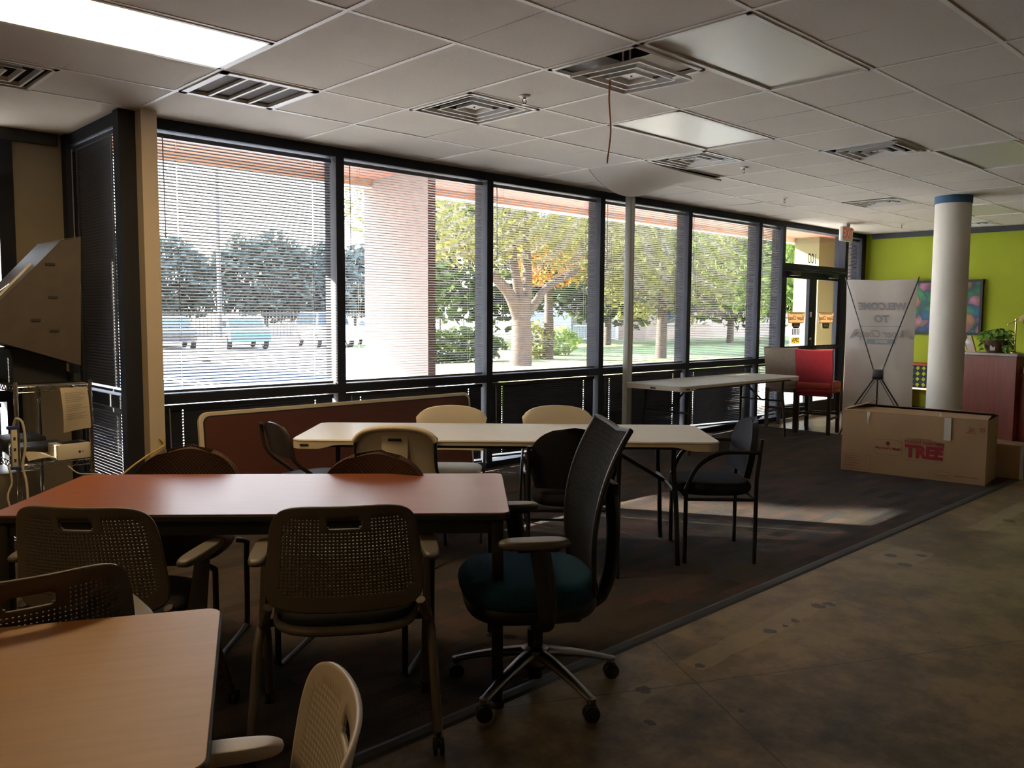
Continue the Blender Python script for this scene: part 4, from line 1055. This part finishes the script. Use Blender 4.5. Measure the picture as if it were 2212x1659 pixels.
# exit sign
t = root('exit_sign', 'white exit sign with red letters hanging from the ceiling by the doors', 'sign', (9.48, 2.14, 2.5))
MB().rbox((0, 0, .10), (.33, .06, .20), .018, 3).build('housing', 'exit_white', t)
MB().bb(-.05, .05, -.03, .03, .195, .243).build('ceiling_mount', 'exit_white', t)
text('lettering', 'EXIT', .20, 'exit_red', T(0, -.0315, .10, R(90)), t, bold=.004, sx=.78)

# ------------------------------------------------------------------ left recess: wire rack and what is on it
t = root('wire_rack', 'chrome wire shelving rack at the left edge under the equipment case', 'rack', (-.555, 2.98, 0))
hx, hy = .205, .57
for sx in (-1, 1):
    for sy in (-1, 1):
        b = MB().tube([(sx * hx, sy * hy, .008), (sx * hx, sy * hy, 1.03)], .0125, 10)
        for k in range(38): b.lathe([(.0127, -.001), (.0138, 0), (.0127, .001)], 10, T(sx * hx, sy * hy, .05 + k * .0254))
        b.build('post', 'chrome', t)
for z in (1.0, .53, .10):
    b = MB()
    for dz in (0, -.032):
        b.tube([(-hx, -hy, z + dz), (hx, -hy, z + dz), (hx, hy, z + dz), (-hx, hy, z + dz)], .0035, 6, closed=True)
    for s in (-1, 1):
        n = 12
        b.tube([(-hx + 2 * hx * k / n, s * hy, z - (.032 if k % 2 else 0)) for k in range(n + 1)], .0028, 5)
        n = 34; b.tube([(s * hx, -hy + 2 * hy * k / n, z - (.032 if k % 2 else 0)) for k in range(n + 1)], .0028, 5)
    for k in range(1, 40): y = -hy + 2 * hy * k / 40; b.tube([(-hx, y, z + .003), (hx, y, z + .003)], .0016, 4)
    for x in (-.1, 0, .1): b.tube([(x, -hy, z - .004), (x, hy, z - .004)], .003, 5)
    b.build('shelf', 'chrome', t)
def paperf(u, v): return (-.525 + .155 * u + .01 * v, 2.395 - .02 * math.sin(v * 2.6) - .008 * math.sin(u * 4 + v * 3), .985 - .275 * v + .02 * u * v)
t = root('paper_sheet', 'curling sheet of typed paper hanging from the top shelf of the rack', 'paper')
MB().sheet(paperf, 8, 14, .0008).build('sheet', 'paper_warm', t) if 'paper_warm' in M_ else MB().sheet(paperf, 8, 14, .0008).build('sheet', mm('paper_warm', (.50, .43, .33), rough=.8), t)
b = MB()
for k in range(16):
    v = .12 + k * .040; u1 = .8 + .12 * math.sin(k * 2.3)
    if k in (6, 11): continue
    P = [paperf(.12 + (u1 - .12) * q / 6, v) for q in range(7)]; Q = [paperf(.12 + (u1 - .12) * q / 6, v + .015) for q in range(7)]
    b.add([(p[0], p[1] - .002, p[2]) for p in P + Q], [(q, q + 1, q + 8, q + 7) for q in range(6)])
b.build('typed_lines', mm('typed', (.30, .26, .21), rough=.9), t)
t = root('product_box', 'small white gadget box on the middle shelf of the rack', 'box', (-.455, 2.49, .5365), R(4))
MB().rbox((0, 0, .048), (.20, .16, .094), .003).build('carton', 'white_box', t)
MB().bb(-.055, .07, -.05, .06, .0952, .0962).build('printed_lid', 'dark_print', t)
b = MB().lathe([(.0075, 0), (.0075, .0006)], 18, T(.028, -.0806, .043, R(90))).add([(.027, -.0808, .051), (.030, -.0808, .056), (.032, -.0808, .0555), (.030, -.0808, .051)], [(0, 1, 2, 3)]); b.build('emblem', 'dark_print', t)
text('lettering', 'tv', .02, 'dark_print', T(.048, -.0806, .045, R(90)), t)
b = MB(); r3 = random.Random(11)
for k in range(14):
    y = r3.uniform(2.52, 3.1); p = [(r3.uniform(-.72, -.42), y + r3.uniform(-.12, .12), .543 + r3.uniform(0, .03)) for _ in range(6)]
    b.tube(curve(p, 5), .006, 6)
tag(b.build('cable_bundle', 'arm_pad'), 'tangle of dark cables on the middle shelf of the rack', 'cable')
tag(MB().rbox((-.58, 2.72, .575), (.30, .22, .075), .012).rbox((-.60, 3.05, .585), (.26, .26, .09), .02).build('black_bag', 'black_plastic'), 'dark bag lying at the back of the middle shelf', 'bag')
def flap(u, v): return (-.70 + .17 * u, 2.44 + .10 * v, .548 + .045 * (1 - u) * v + .012 * math.sin(u * 3))
tag(MB().sheet(flap, 6, 4, .0008).build('loose_paper', 'paper_warm'), 'loose curled paper left of the white gadget box', 'paper')
t = root('power_strip', 'beige power strip tied upright to the left post of the rack', 'power strip', (-.785, 2.385, .52))
MB().rbox((0, 0, .125), (.032, .026, .25), .005).build('body', 'white_cord', t)
for z in (.05, .115, .18): MB().rbox((0, -.0125, z), (.012, .003, .02), .001).build('outlet', 'dark_print', t)
for z in (.005, .245): MB().rbox((-.005, 0, z), (.06, .034, .018), .004).build('strap', 'blue_plastic', t)
tag(MB().tube(curve([(-.785, 2.385, .775), (-.775, 2.36, .82), (-.745, 2.35, .79), (-.735, 2.35, .66), (-.75, 2.36, .53), (-.735, 2.35, .40), (-.74, 2.34, .02)], 7), .007, 8).build('loose_cable', 'white_cord'), 'beige cord looping from the top of the power strip', 'cord')
tag(MB().tube(curve([(-.83, 2.34, .55), (-.815, 2.34, .45), (-.84, 2.34, .36), (-.81, 2.34, .22), (-.79, 2.34, .02)], 7), .006, 8).build('loose_cable', 'white_cord'), 'white cord hanging left of the power strip', 'cord')
tag(MB().tube(curve([(-.50, 2.38, .505), (-.45, 2.36, .455), (-.38, 2.37, .44), (-.30, 2.36, .43)], 6), .004, 6).build('loose_cable', 'white_cord'), 'thin white cord drooping under the middle shelf', 'cord')
tag(MB().tube(curve([(.06, 2.385, .62), (.09, 2.38, .58), (.05, 2.375, .55), (-.04, 2.365, .51), (-.18, 2.36, .42), (-.32, 2.34, .30), (-.45, 2.30, .03)], 7), .006, 8).build('extension_cord', 'yellow_cord'), 'yellow cord hooked around the beige corner post', 'cord')
t = root('equipment_case', 'large dark slotted equipment case with a slanted pale front on top of the wire rack', 'case', (0, 2.50, 0))
PG = [(-.345, 0, 1.915), (-.464, 0, 1.879), (-.88, 0, 1.41), (-.88, 0, 1.29), (-.371, 0, 1.112)]
MB().prism(PG, (0, .48, 0)).build('body', 'case_side', t)
MB().add([(-.462, -.003, 1.884), (-.882, -.003, 1.412), (-.886, .48, 1.416), (-.466, .48, 1.888)], [(0, 1, 2, 3)]).add([(-.352, -.002, 1.9165), (-.462, -.002, 1.884), (-.466, .48, 1.888), (-.356, .48, 1.9205)], [(0, 1, 2, 3)]).build('front_face', 'case_front', t)
b = MB().beam((-.60, .12, 1.742), (-.85, .12, 1.461), .012, .006, (0, 1, 0)); b.build('face_reflection', 'paper', t)  # pale strip stands in for a light reflection on the slanted face
for (x, z) in ((-.525, 1.735), (-.515, 1.535), (-.615, 1.395), (-.515, 1.33)): MB().rbox((x, -.001, z), (.055, .008, .018), .003).build('vent_slot', 'plenum', t)
tag(MB().bb(-.72, -.42, 2.62, 2.98, 1.006, 1.16).bb(-.40, -.36, 2.55, 2.9, 1.006, 1.06).prism([(-.72, 2.62, 1.16), (-.46, 2.62, 1.16), (-.46, 2.98, 1.16), (-.72, 2.98, 1.16)], (-.02, 0, .06)).build('dark_block', 'black_plastic'), 'black base block under the equipment case on the top shelf', 'equipment')
tag(MB().rbox((-.60, 3.0, .64), (.0, .0, .0), .001).build('x', 'paper'), 'x', 'x') if False else None
tag(MB().rbox((-.62, 3.3, .24), (.30, .38, .27), .006).build('storage_carton', 'counter'), 'pale carton on the bottom shelf of the rack', 'box')

# ------------------------------------------------------------------ outside
struct('ground_asphalt', MB().bb(-120, 200, 2.76, 300, -.30, -.15), 'asphalt', 'asphalt parking lot outside the windows', 'ground')
struct('ground_sidewalk', MB().bb(-20, 60, 2.775, 6.4, -.15, -.02), 'sidewalk', 'concrete walk under the overhang', 'ground')
struct('ground_lawn', MB().bb(11.5, 70, 9.0, 18, -.15, -.12).bb(20, 70, 18, 34, -.15, -.12), 'grass', 'lawn under the trees', 'ground')
struct('ground_mulch', MB().lathe([(4.2, -.12), (4.0, -.10), (0, -.09)], 32, T(14.8, 13.4, 0)), 'mulch', 'yellow leaf litter around the oak', 'ground')
struct('ground_path', MB().bb(9.5, 60, 7.4, 8.6, -.15, -.115), 'sidewalk', 'pale footpath along the lawn', 'ground')
struct('overhang', MB().bb(-20, 60, 2.775, 4.90, 2.95, 4.4), 'soffit', 'salmon soffit of the overhang outside the windows', 'overhang')
struct('fascia_beam', MB().bb(-20, 60, 4.80, 4.97, 2.86, 2.95).bb(-20, 60, 4.905, 4.99, 2.86, 4.5), 'cream', 'cream beam along the edge of the overhang', 'beam')
struct('pillar_1', MB().bb(3.40, 3.50, 3.79, 4.96, -.02, 2.95), 'stucco', 'pinkish stucco pier outside the second window bay', 'pillar')
struct('pillar_2', MB().bb(13.07, 16.5, 4.3, 4.79, -.02, 2.95), 'stucco_olive', 'olive stucco pier outside the right entrance door', 'pillar')
struct('wall_exterior', MB().bb(11.2, 24, 2.775, 2.9, -.02, 2.95), 'stucco', 'stucco front of the building beyond the doors', 'wall')
for (x, y, l) in ((3.66, 3.98, 'round soffit downlight seen through the second window bay'), (8.98, 3.85, 'round soffit downlight seen through the fifth window bay')):
    t = root('soffit_downlight', l, 'light', (x, y, 2.95), 0, 'soffit downlights')
    MB().lathe([(.13, 0), (.13, -.008), (.10, -.010), (.10, 0)], 28, cap=False).build('trim_ring', 'exit_white', t)
    MB().lathe([(.10, -.004), (.0, -.006)], 24).build('lens', 'exit_white', t)
mk = MB().bb(5.6, 6.3, 12, 23.5, -.149, -.147).bb(9.6, 10.0, 12, 24, -.149, -.147).bb(1.5, 12.5, 23.5, 24.0, -.149, -.147).bb(13.5, 13.65, 14, 24, -.149, -.147).bb(17, 17.15, 16, 25, -.149, -.147)
struct('road_marking_white', mk, 'road_white', 'white parking lines', 'marking')
struct('road_marking_blue', MB().bb(2.5, 5.6, 12, 23.5, -.1495, -.148).bb(6.3, 9.6, 12, 23.5, -.1495, -.148), 'road_blue', 'blue painted accessible parking bay', 'marking')

def ico(rad): return rad
def foliage(mb, ells, n, size, seed):
    q = random.Random(seed); vol = [a * b * c for (_, _, _, a, b, c) in ells]; tot = sum(vol)
    for (x, y, z, a, b, c), v in zip(ells, vol):
        for _ in range(int(n * v / tot)):
            while 1:
                d = Vector((q.gauss(0, 1), q.gauss(0, 1), q.gauss(0, 1)))
                if d.length > .01: break
            d.normalize(); d *= q.uniform(.35, 1) ** .5 * (1 + .12 * math.sin(d.x * 9 + d.z * 7))
            p = Vector((x + d.x * a, y + d.y * b, z + d.z * c)); s = size * q.uniform(.6, 1.4)
            u = Vector((q.uniform(-1, 1), q.uniform(-1, 1), q.uniform(-1, 1))).normalized(); w = u.orthogonal().normalized()
            mb.add([p - u * s, p + w * s * .55, p + u * s, p - w * s * .55], [(0, 1, 2, 3)])
    return mb
def tree(label, loc, trunk, ells, n, size, leaf, seed, name='tree'):
    t = root(name, label, 'tree', loc)
    b = MB()
    for pts, r in trunk: b.tube(curve(pts, 4), [r[0] + (r[1] - r[0]) * k / (4 * (len(pts) - 1)) for k in range(4 * (len(pts) - 1) + 1)], 10)
    b.build('trunk', 'bark', t)
    foliage(MB(), ells, n, size, seed).build('foliage', leaf, t)
    return t
oak = [([(0, 0, -.15), (.05, 0, .6), (.02, 0, 1.3), (-.05, 0, 2.0)], (.36, .26)), ([(-.08, 0, 1.4), (-.5, 0, 2.1), (-1.2, .1, 2.7), (-2.3, .2, 3.5)], (.22, .10)), ([(.02, 0, 1.3), (.25, 0, 2.1), (.35, .1, 3.2), (.2, .2, 5)], (.20, .10)),
       ([(.1, 0, 1.35), (.55, 0, 1.75), (1.2, 0, 2.35), (2.4, -.2, 2.9)], (.18, .08)), ([(-.05, 0, 2), (-.3, 0, 3), (-.5, 0, 4.5)], (.17, .08))]
tree('spreading oak with a forked trunk outside the third window bay', (15.9, 15.2, 0), oak, [(-.6, 0, 5.6, 5.4, 4.2, 2.9), (-3.0, -1, 4.0, 2.4, 2.0, 1.3), (3.2, -.6, 4.0, 2.4, 2.0, 1.5), (4.4, 0, 2.9, 1.2, 1.2, .9), (.2, -2, 4.2, 3, 1.5, 1.0)], 15000, .11, 'leaf_olive', 1)
st_ = lambda h: [([(0, 0, -.15), (.05, 0, h * .5), (0, 0, h)], (.22, .12))]
tree('dense olive tree seen through the fourth window bay', (23.5, 15.5, 0), st_(4), [(0, 0, 4.8, 4.2, 3.5, 3.6), (-2, -1, 3.2, 2, 2, 1.2)], 9000, .13, 'leaf_olive', 2)
tree('bright leafy tree seen through the fifth window bay', (28, 13.2, 0), st_(4), [(0, 0, 4.6, 4.4, 3.2, 3.4), (1.5, -1, 2.8, 1.6, 1.6, 1.0)], 9000, .13, 'leaf_bright', 3)
tree('bright green tree seen through the left entrance door', (31, 11.6, 0), st_(4), [(0, 0, 4.6, 3.6, 3.0, 3.4), (0, 0, 2.4, 2.4, 1.6, 1.2)], 9000, .12, 'leaf_bright', 4)
tree('small orange-tinged tree right of the oak trunk', (19.6, 17.6, 0), st_(2.5), [(0, 0, 3.3, 1.6, 1.2, .9)], 1500, .10, 'leaf_orange', 14)
for k, (x, y, rx, h, l) in enumerate(((25, 27, 4.5, 7, 'dark tree behind the oak, left'), (33, 26, 5, 7, 'dark tree behind the siding building, middle'), (42, 24, 6.5, 7, 'dark tree behind the olive tree'), (50, 21, 6.5, 7.5, 'dark tree behind the bright trees'), (62, 19, 7, 8, 'dark tree far beyond the doors'))):
    tree(l, (x, y, 0), st_(h * .5), [(0, 0, h * .62, rx, 4, h * .48)], 6500, .24, 'leaf_dark', 20 + k)
for k in range(7):
    tree('distant grey-green tree behind the parking lot, number %s from the left' % ('first', 'second', 'third', 'fourth', 'fifth', 'sixth', 'seventh')[k] if False else ('distant grey tree behind the parking lot, %s in the row from the left' % ('first', 'second', 'third', 'fourth', 'fifth', 'sixth', 'seventh')[k]), (14 + k * 6.6, 66 + (k % 3) * 3, 0), st_(4), [(0, 0, 4.2 + .5 * (k % 2), 5.2, 3.2, 3.8)], 3000, .42, 'leaf_far', 40 + k)
def shrub(name, label, loc, ells, n, size, leaf, seed, cat='shrub'):
    return tag(_loc(foliage(MB(), ells, n, size, seed).build(name, leaf), loc), label, cat)
def _loc(o, l): o.location = l; return o
shrub('hedge', 'clipped dark hedge left of the oak trunk', (15.9, 18.2, 0), [(0, 0, .42, 2.2, .6, .62)], 3500, .09, 'leaf_dark', 60)
shrub('shrub', 'loose shrub right of the oak trunk', (19.4, 18.0, 0), [(0, 0, .5, .8, .7, .75)], 900, .09, 'leaf_olive', 61)
shrub('shrub', 'green bush in front of the siding building', (22.2, 19.5, 0), [(0, 0, .4, 1.0, .7, .6)], 900, .10, 'leaf_bright', 62)
def blades(name, label, loc, n, ln, seed):
    q = random.Random(seed); b = MB()
    for k in range(n):
        a = q.uniform(0, 2 * PI); l = ln * q.uniform(.6, 1.1); w = .035
        def fn(u, v, a=a, l=l): r_ = .75 * l * v; return (math.cos(a) * r_ - math.sin(a) * (u - .5) * w * 2 * (1 - v * v), math.sin(a) * r_ + math.cos(a) * (u - .5) * w * 2 * (1 - v * v), l * (v - .35 * v * v))
        b.sheet(fn, 2, 6)
    return tag(_loc(b.build(name, 'leaf_lime'), loc), label, 'plant')
blades('strappy_plant', 'lime green strappy plant low in the third window bay', (7.55, 7.0, -.15), 60, .85, 70)
blades('strappy_plant', 'smaller lime green strappy plant right of the larger one', (8.1, 7.2, -.15), 40, .65, 71)
tree('unseen tree added left of the parking lot to block sun from the carton', (-6.6, 22, 0), st_(9.5), [(0, 0, 11.2, 2.1, 1.6, 1.5)], 5000, .17, 'leaf_dark', 33)  # added out of view to keep sun off the tree carton
tree('unseen tree added right of the other one to block sun from the desk and doors', (-2.0, 22, 0), st_(9.0), [(0, 0, 10.9, 1.95, 1.6, 1.8)], 5600, .17, 'leaf_dark', 34)  # added out of view to shade the desk and doors
# buildings
t = root('apartment_building', 'pale siding building with a white railing behind the oak', 'building', (31.5, 32, -.15))
MB().bb(0, 5.2, 0, 6, 0, 6.4).build('siding_wall', 'siding', t)
MB().bb(5.2, 9.5, 1.5, 6, 0, 6.4).build('rear_wall', 'siding', t)
MB().bb(-.2, 9.8, -.3, 6.3, 6.4, 6.8).build('roof', 'roof', t)
MB().bb(5.2, 9.6, -.2, 1.5, 2.0, 2.25).build('balcony_slab', 'road_white', t)
MB().bb(5.6, 6.6, 1.46, 1.52, 2.4, 4.2).build('window', 'car_glass', t)
MB().bb(9.3, 9.6, -.2, .1, 0, 6.4).build('porch_post', 'road_white', t)
for z in (.0, 2.25):
    b = MB().bb(5.2, 9.6, -.2, -.15, z + .95, z + 1.02).bb(5.2, 9.6, -.2, -.15, z + .08, z + .14)
    for k in range(30): b.bb(5.25 + k * .145, 5.28 + k * .145, -.19, -.16, z + .1, z + .98)
    b.build('railing', 'railing', t)
t = root('porch_railing', 'white picket railing left of the oak trunk', 'railing', (24.5, 30.5, -.15))
b = MB().bb(0, 6.4, 0, .06, 1.35, 1.45).bb(0, 6.4, 0, .06, .48, .56)
for k in range(42): b.bb(.06 + k * .15, .10 + k * .15, .01, .05, .5, 1.4)
b.build('pickets', 'railing', t); MB().bb(-.1, 6.5, .1, 2.0, 0, .5).build('porch_base', 'road_white', t)
for k in range(4): MB().bb(k * 2.1, k * 2.1 + .10, -.02, .08, 0, 1.6).build('post', 'railing', t)
t = root('brick_building', 'tan brick building behind the trees outside the fourth bay', 'building', (43, 31, -.15))
MB().bb(0, 22, 0, 8, 0, 7).build('wall', 'brick', t); MB().bb(-.3, 22.3, -.3, 8.3, 7, 7.4).build('roof', 'roof', t)
for k in range(5): f = MB().bb(2 + k * 4, 3.6 + k * 4, -.04, .02, 1.0, 2.6).build('window', 'road_white', t); MB().bb(2.1 + k * 4, 3.5 + k * 4, -.06, -.03, 1.1, 2.5).build('pane', 'car_glass', f)
t = root('lattice_fence', 'long dark picket fence behind the parked cars', 'fence', (-5, 48, -.15))
b = MB().bb(0, 60, 0, .05, 1.55, 1.62).bb(0, 60, 0, .05, .2, .27)
for k in range(240): b.bb(k * .25, k * .25 + .04, .01, .04, .1, 1.75)
b.build('pickets', 'black_metal', t)
t = root('light_pole', 'tall thin parking lot light pole seen through the first window bay', 'pole', (13.1, 30, -.15))
MB().lathe([(.11, .0), (.09, .5), (.06, 10.5)], 12).build('shaft', 'grey_metal', t)
MB().rbox((.35, 0, 10.5), (.8, .3, .15), .03).build('lamp_head', 'grey_metal', t); MB().lathe([(.25, 0), (.25, .6), (.0, .6)], 14).build('base', 'sidewalk', t)

def car(label, loc, rz, paint, suv=0):
    t = root('car', label, 'car', loc, rz, 'parked cars')
    h = .25 * suv
    side = [(-2.2, .35), (-2.22, .75), (-2.05, .92 + h * .4), (-1.35, 1.0 + h * .3), (-.85 - .2 * suv, 1.42 + h), (.75 + .9 * suv, 1.45 + h), (1.55 + .45 * suv, 1.02 + h * .4), (2.1, .95 + h * .4), (2.2, .6), (2.15, .32)]
    bd = MB(); n = len(side); ws = [(1., .86), (1., .88)]
    vs = []; fs = []
    for s, k in ((-1, 1), (-1, .0), (1, .0), (1, 1)):
        pass
    rows = []
    for q in (-1, -.97, .97, 1):
        rows.append([(x * (.985 if abs(q) == 1 else 1), q * .88 * (1 - max(0, z - .95) * .28), z if abs(q) < 1 else .35 + (z - .35) * .97) for x, z in side])
    for r_ in rows: vs += r_
    for i in range(3):
        for j in range(n): a, b = i * n, (i + 1) * n; fs.append((a + j, a + (j + 1) % n, b + (j + 1) % n, b + j))
    fs += [tuple(range(n))[::-1], tuple(range(3 * n, 4 * n))]
    bd.add(vs, fs, True).build('body', paint, t, ang=35)
    for s in (-1, 1):
        k = .875; MB().add([(-1.2, s * (k - .005), 1.0 + h * .3), (-.82 - .2 * suv, s * (k - .105), 1.36 + h), (.7 + .9 * suv, s * (k - .115), 1.38 + h), (1.35 + .45 * suv, s * (k - .01), 1.03 + h * .4)], [(0, 1, 2, 3)]).build('side_window', 'car_glass', t)
        for x in (-1.35, 1.38):
            w = MB().lathe([(.12, -.10), (.32, -.10), (.34, -.06), (.34, .06), (.32, .10), (.12, .10)], 22, T(x, s * .80, .34, PI / 2)); wo = w.build('wheel', 'tyre', t)
            MB().lathe([(.02, -.11), (.20, -.105), (.20, .105), (.02, .11)], 18, T(x, s * .80, .34, PI / 2)).build('hub_cap', 'aluminium', wo)
    MB().add([(-1.36, -.76, 1.02 + h * .3), (-.88 - .2 * suv, -.68, 1.40 + h), (-.88 - .2 * suv, .68, 1.40 + h), (-1.36, .76, 1.02 + h * .3)], [(0, 1, 2, 3)]).build('windshield', 'car_glass', t)
    MB().add([(1.58 + .45 * suv, -.76, 1.04 + h * .4), (.80 + .9 * suv, -.68, 1.42 + h), (.80 + .9 * suv, .68, 1.42 + h), (1.58 + .45 * suv, .76, 1.04 + h * .4)], [(0, 1, 2, 3)]).build('rear_window', 'car_glass', t)
    for s in (-1, 1): MB().rbox((2.17, s * .68, .80), (.06, .25, .12), .02).build('tail_light', 'red_plastic', t); MB().rbox((-2.17, s * .66, .70), (.08, .30, .12), .03).build('headlight', 'exit_white', t)
    return t
mm('paint_dark', (.03, .03, .035), rough=.25, coat=.5); mm('paint_white', (.75, .75, .75), rough=.3, coat=.5); mm('paint_silver', (.42, .43, .45), rough=.3, coat=.5); mm('paint_blue', (.05, .14, .28), rough=.3, coat=.5)
car('dark sedan parked at the left of the lot', (13.0, 35, -.15), R(75), 'paint_dark')
car('pale blue car parked right of the dark sedan', (15.7, 33.5, -.15), R(75), 'paint_blue')
car('white van-like car parked in the middle of the lot', (19.8, 33, -.15), R(78), 'paint_white', 1)
car('silver car parked at the right of the lot', (22.5, 32, -.15), R(72), 'paint_silver')

# ------------------------------------------------------------------ light, sky, camera
w = bpy.data.worlds.new('sky'); sc.world = w; w.use_nodes = True
nt = w.node_tree; bg = nt.nodes['Background']
tc = nt.nodes.new('ShaderNodeTexCoord'); sp = nt.nodes.new('ShaderNodeSeparateXYZ'); rp = nt.nodes.new('ShaderNodeValToRGB')
nt.links.new(tc.outputs['Generated'], sp.inputs[0]); nt.links.new(sp.outputs[2], rp.inputs[0])
rp.color_ramp.elements[0].position = .0; rp.color_ramp.elements[0].color = (1., .97, .93, 1)
rp.color_ramp.elements[1].position = .55; rp.color_ramp.elements[1].color = (.55, .70, 1., 1)
nt.links.new(rp.outputs[0], bg.inputs[0]); bg.inputs[1].default_value = 7.5
sun = bpy.data.lights.new('sun', 'SUN'); sun.energy = 34; sun.angle = R(.6); sun.color = (1., .90, .74)
so = bpy.data.objects.new('sun', sun); C.objects.link(so)
E_ = R(23.3); so.rotation_euler = Vector((.5 * math.cos(E_), -.866 * math.cos(E_), -math.sin(E_))).to_track_quat('-Z', 'Y').to_euler()
so.location = (-10, 25, 15)

cam = bpy.data.cameras.new('camera'); co = bpy.data.objects.new('camera', cam); C.objects.link(co); sc.camera = co
yaw, pitch, roll = R(46.24), R(-4.70), R(.37)
F = Vector((math.cos(yaw) * math.cos(pitch), math.sin(yaw) * math.cos(pitch), math.sin(pitch))); r0 = Vector((math.sin(yaw), -math.cos(yaw), 0)); u0 = r0.cross(F)
rt = math.cos(roll) * r0 + math.sin(roll) * u0; up = -math.sin(roll) * r0 + math.cos(roll) * u0
co.matrix_world = Matrix(((rt.x, up.x, -F.x, -2.047), (rt.y, up.y, -F.y, -3.176), (rt.z, up.z, -F.z, 1.444), (0, 0, 0, 1)))
cam.sensor_fit = 'HORIZONTAL'; cam.sensor_width = 36; cam.lens = 1807.5 / 2212 * 36; cam.clip_start = .05; cam.clip_end = 500
sc.view_settings.view_transform = 'Standard'; sc.view_settings.look = 'None'; sc.view_settings.exposure = 1.36
cy = sc.cycles
cy.max_bounces = 7; cy.diffuse_bounces = 4; cy.glossy_bounces = 2; cy.transmission_bounces = 2; cy.transparent_max_bounces = 16; cy.adaptive_threshold = .025
cy.caustics_reflective = False; cy.caustics_refractive = False; cy.sample_clamp_indirect = 6.
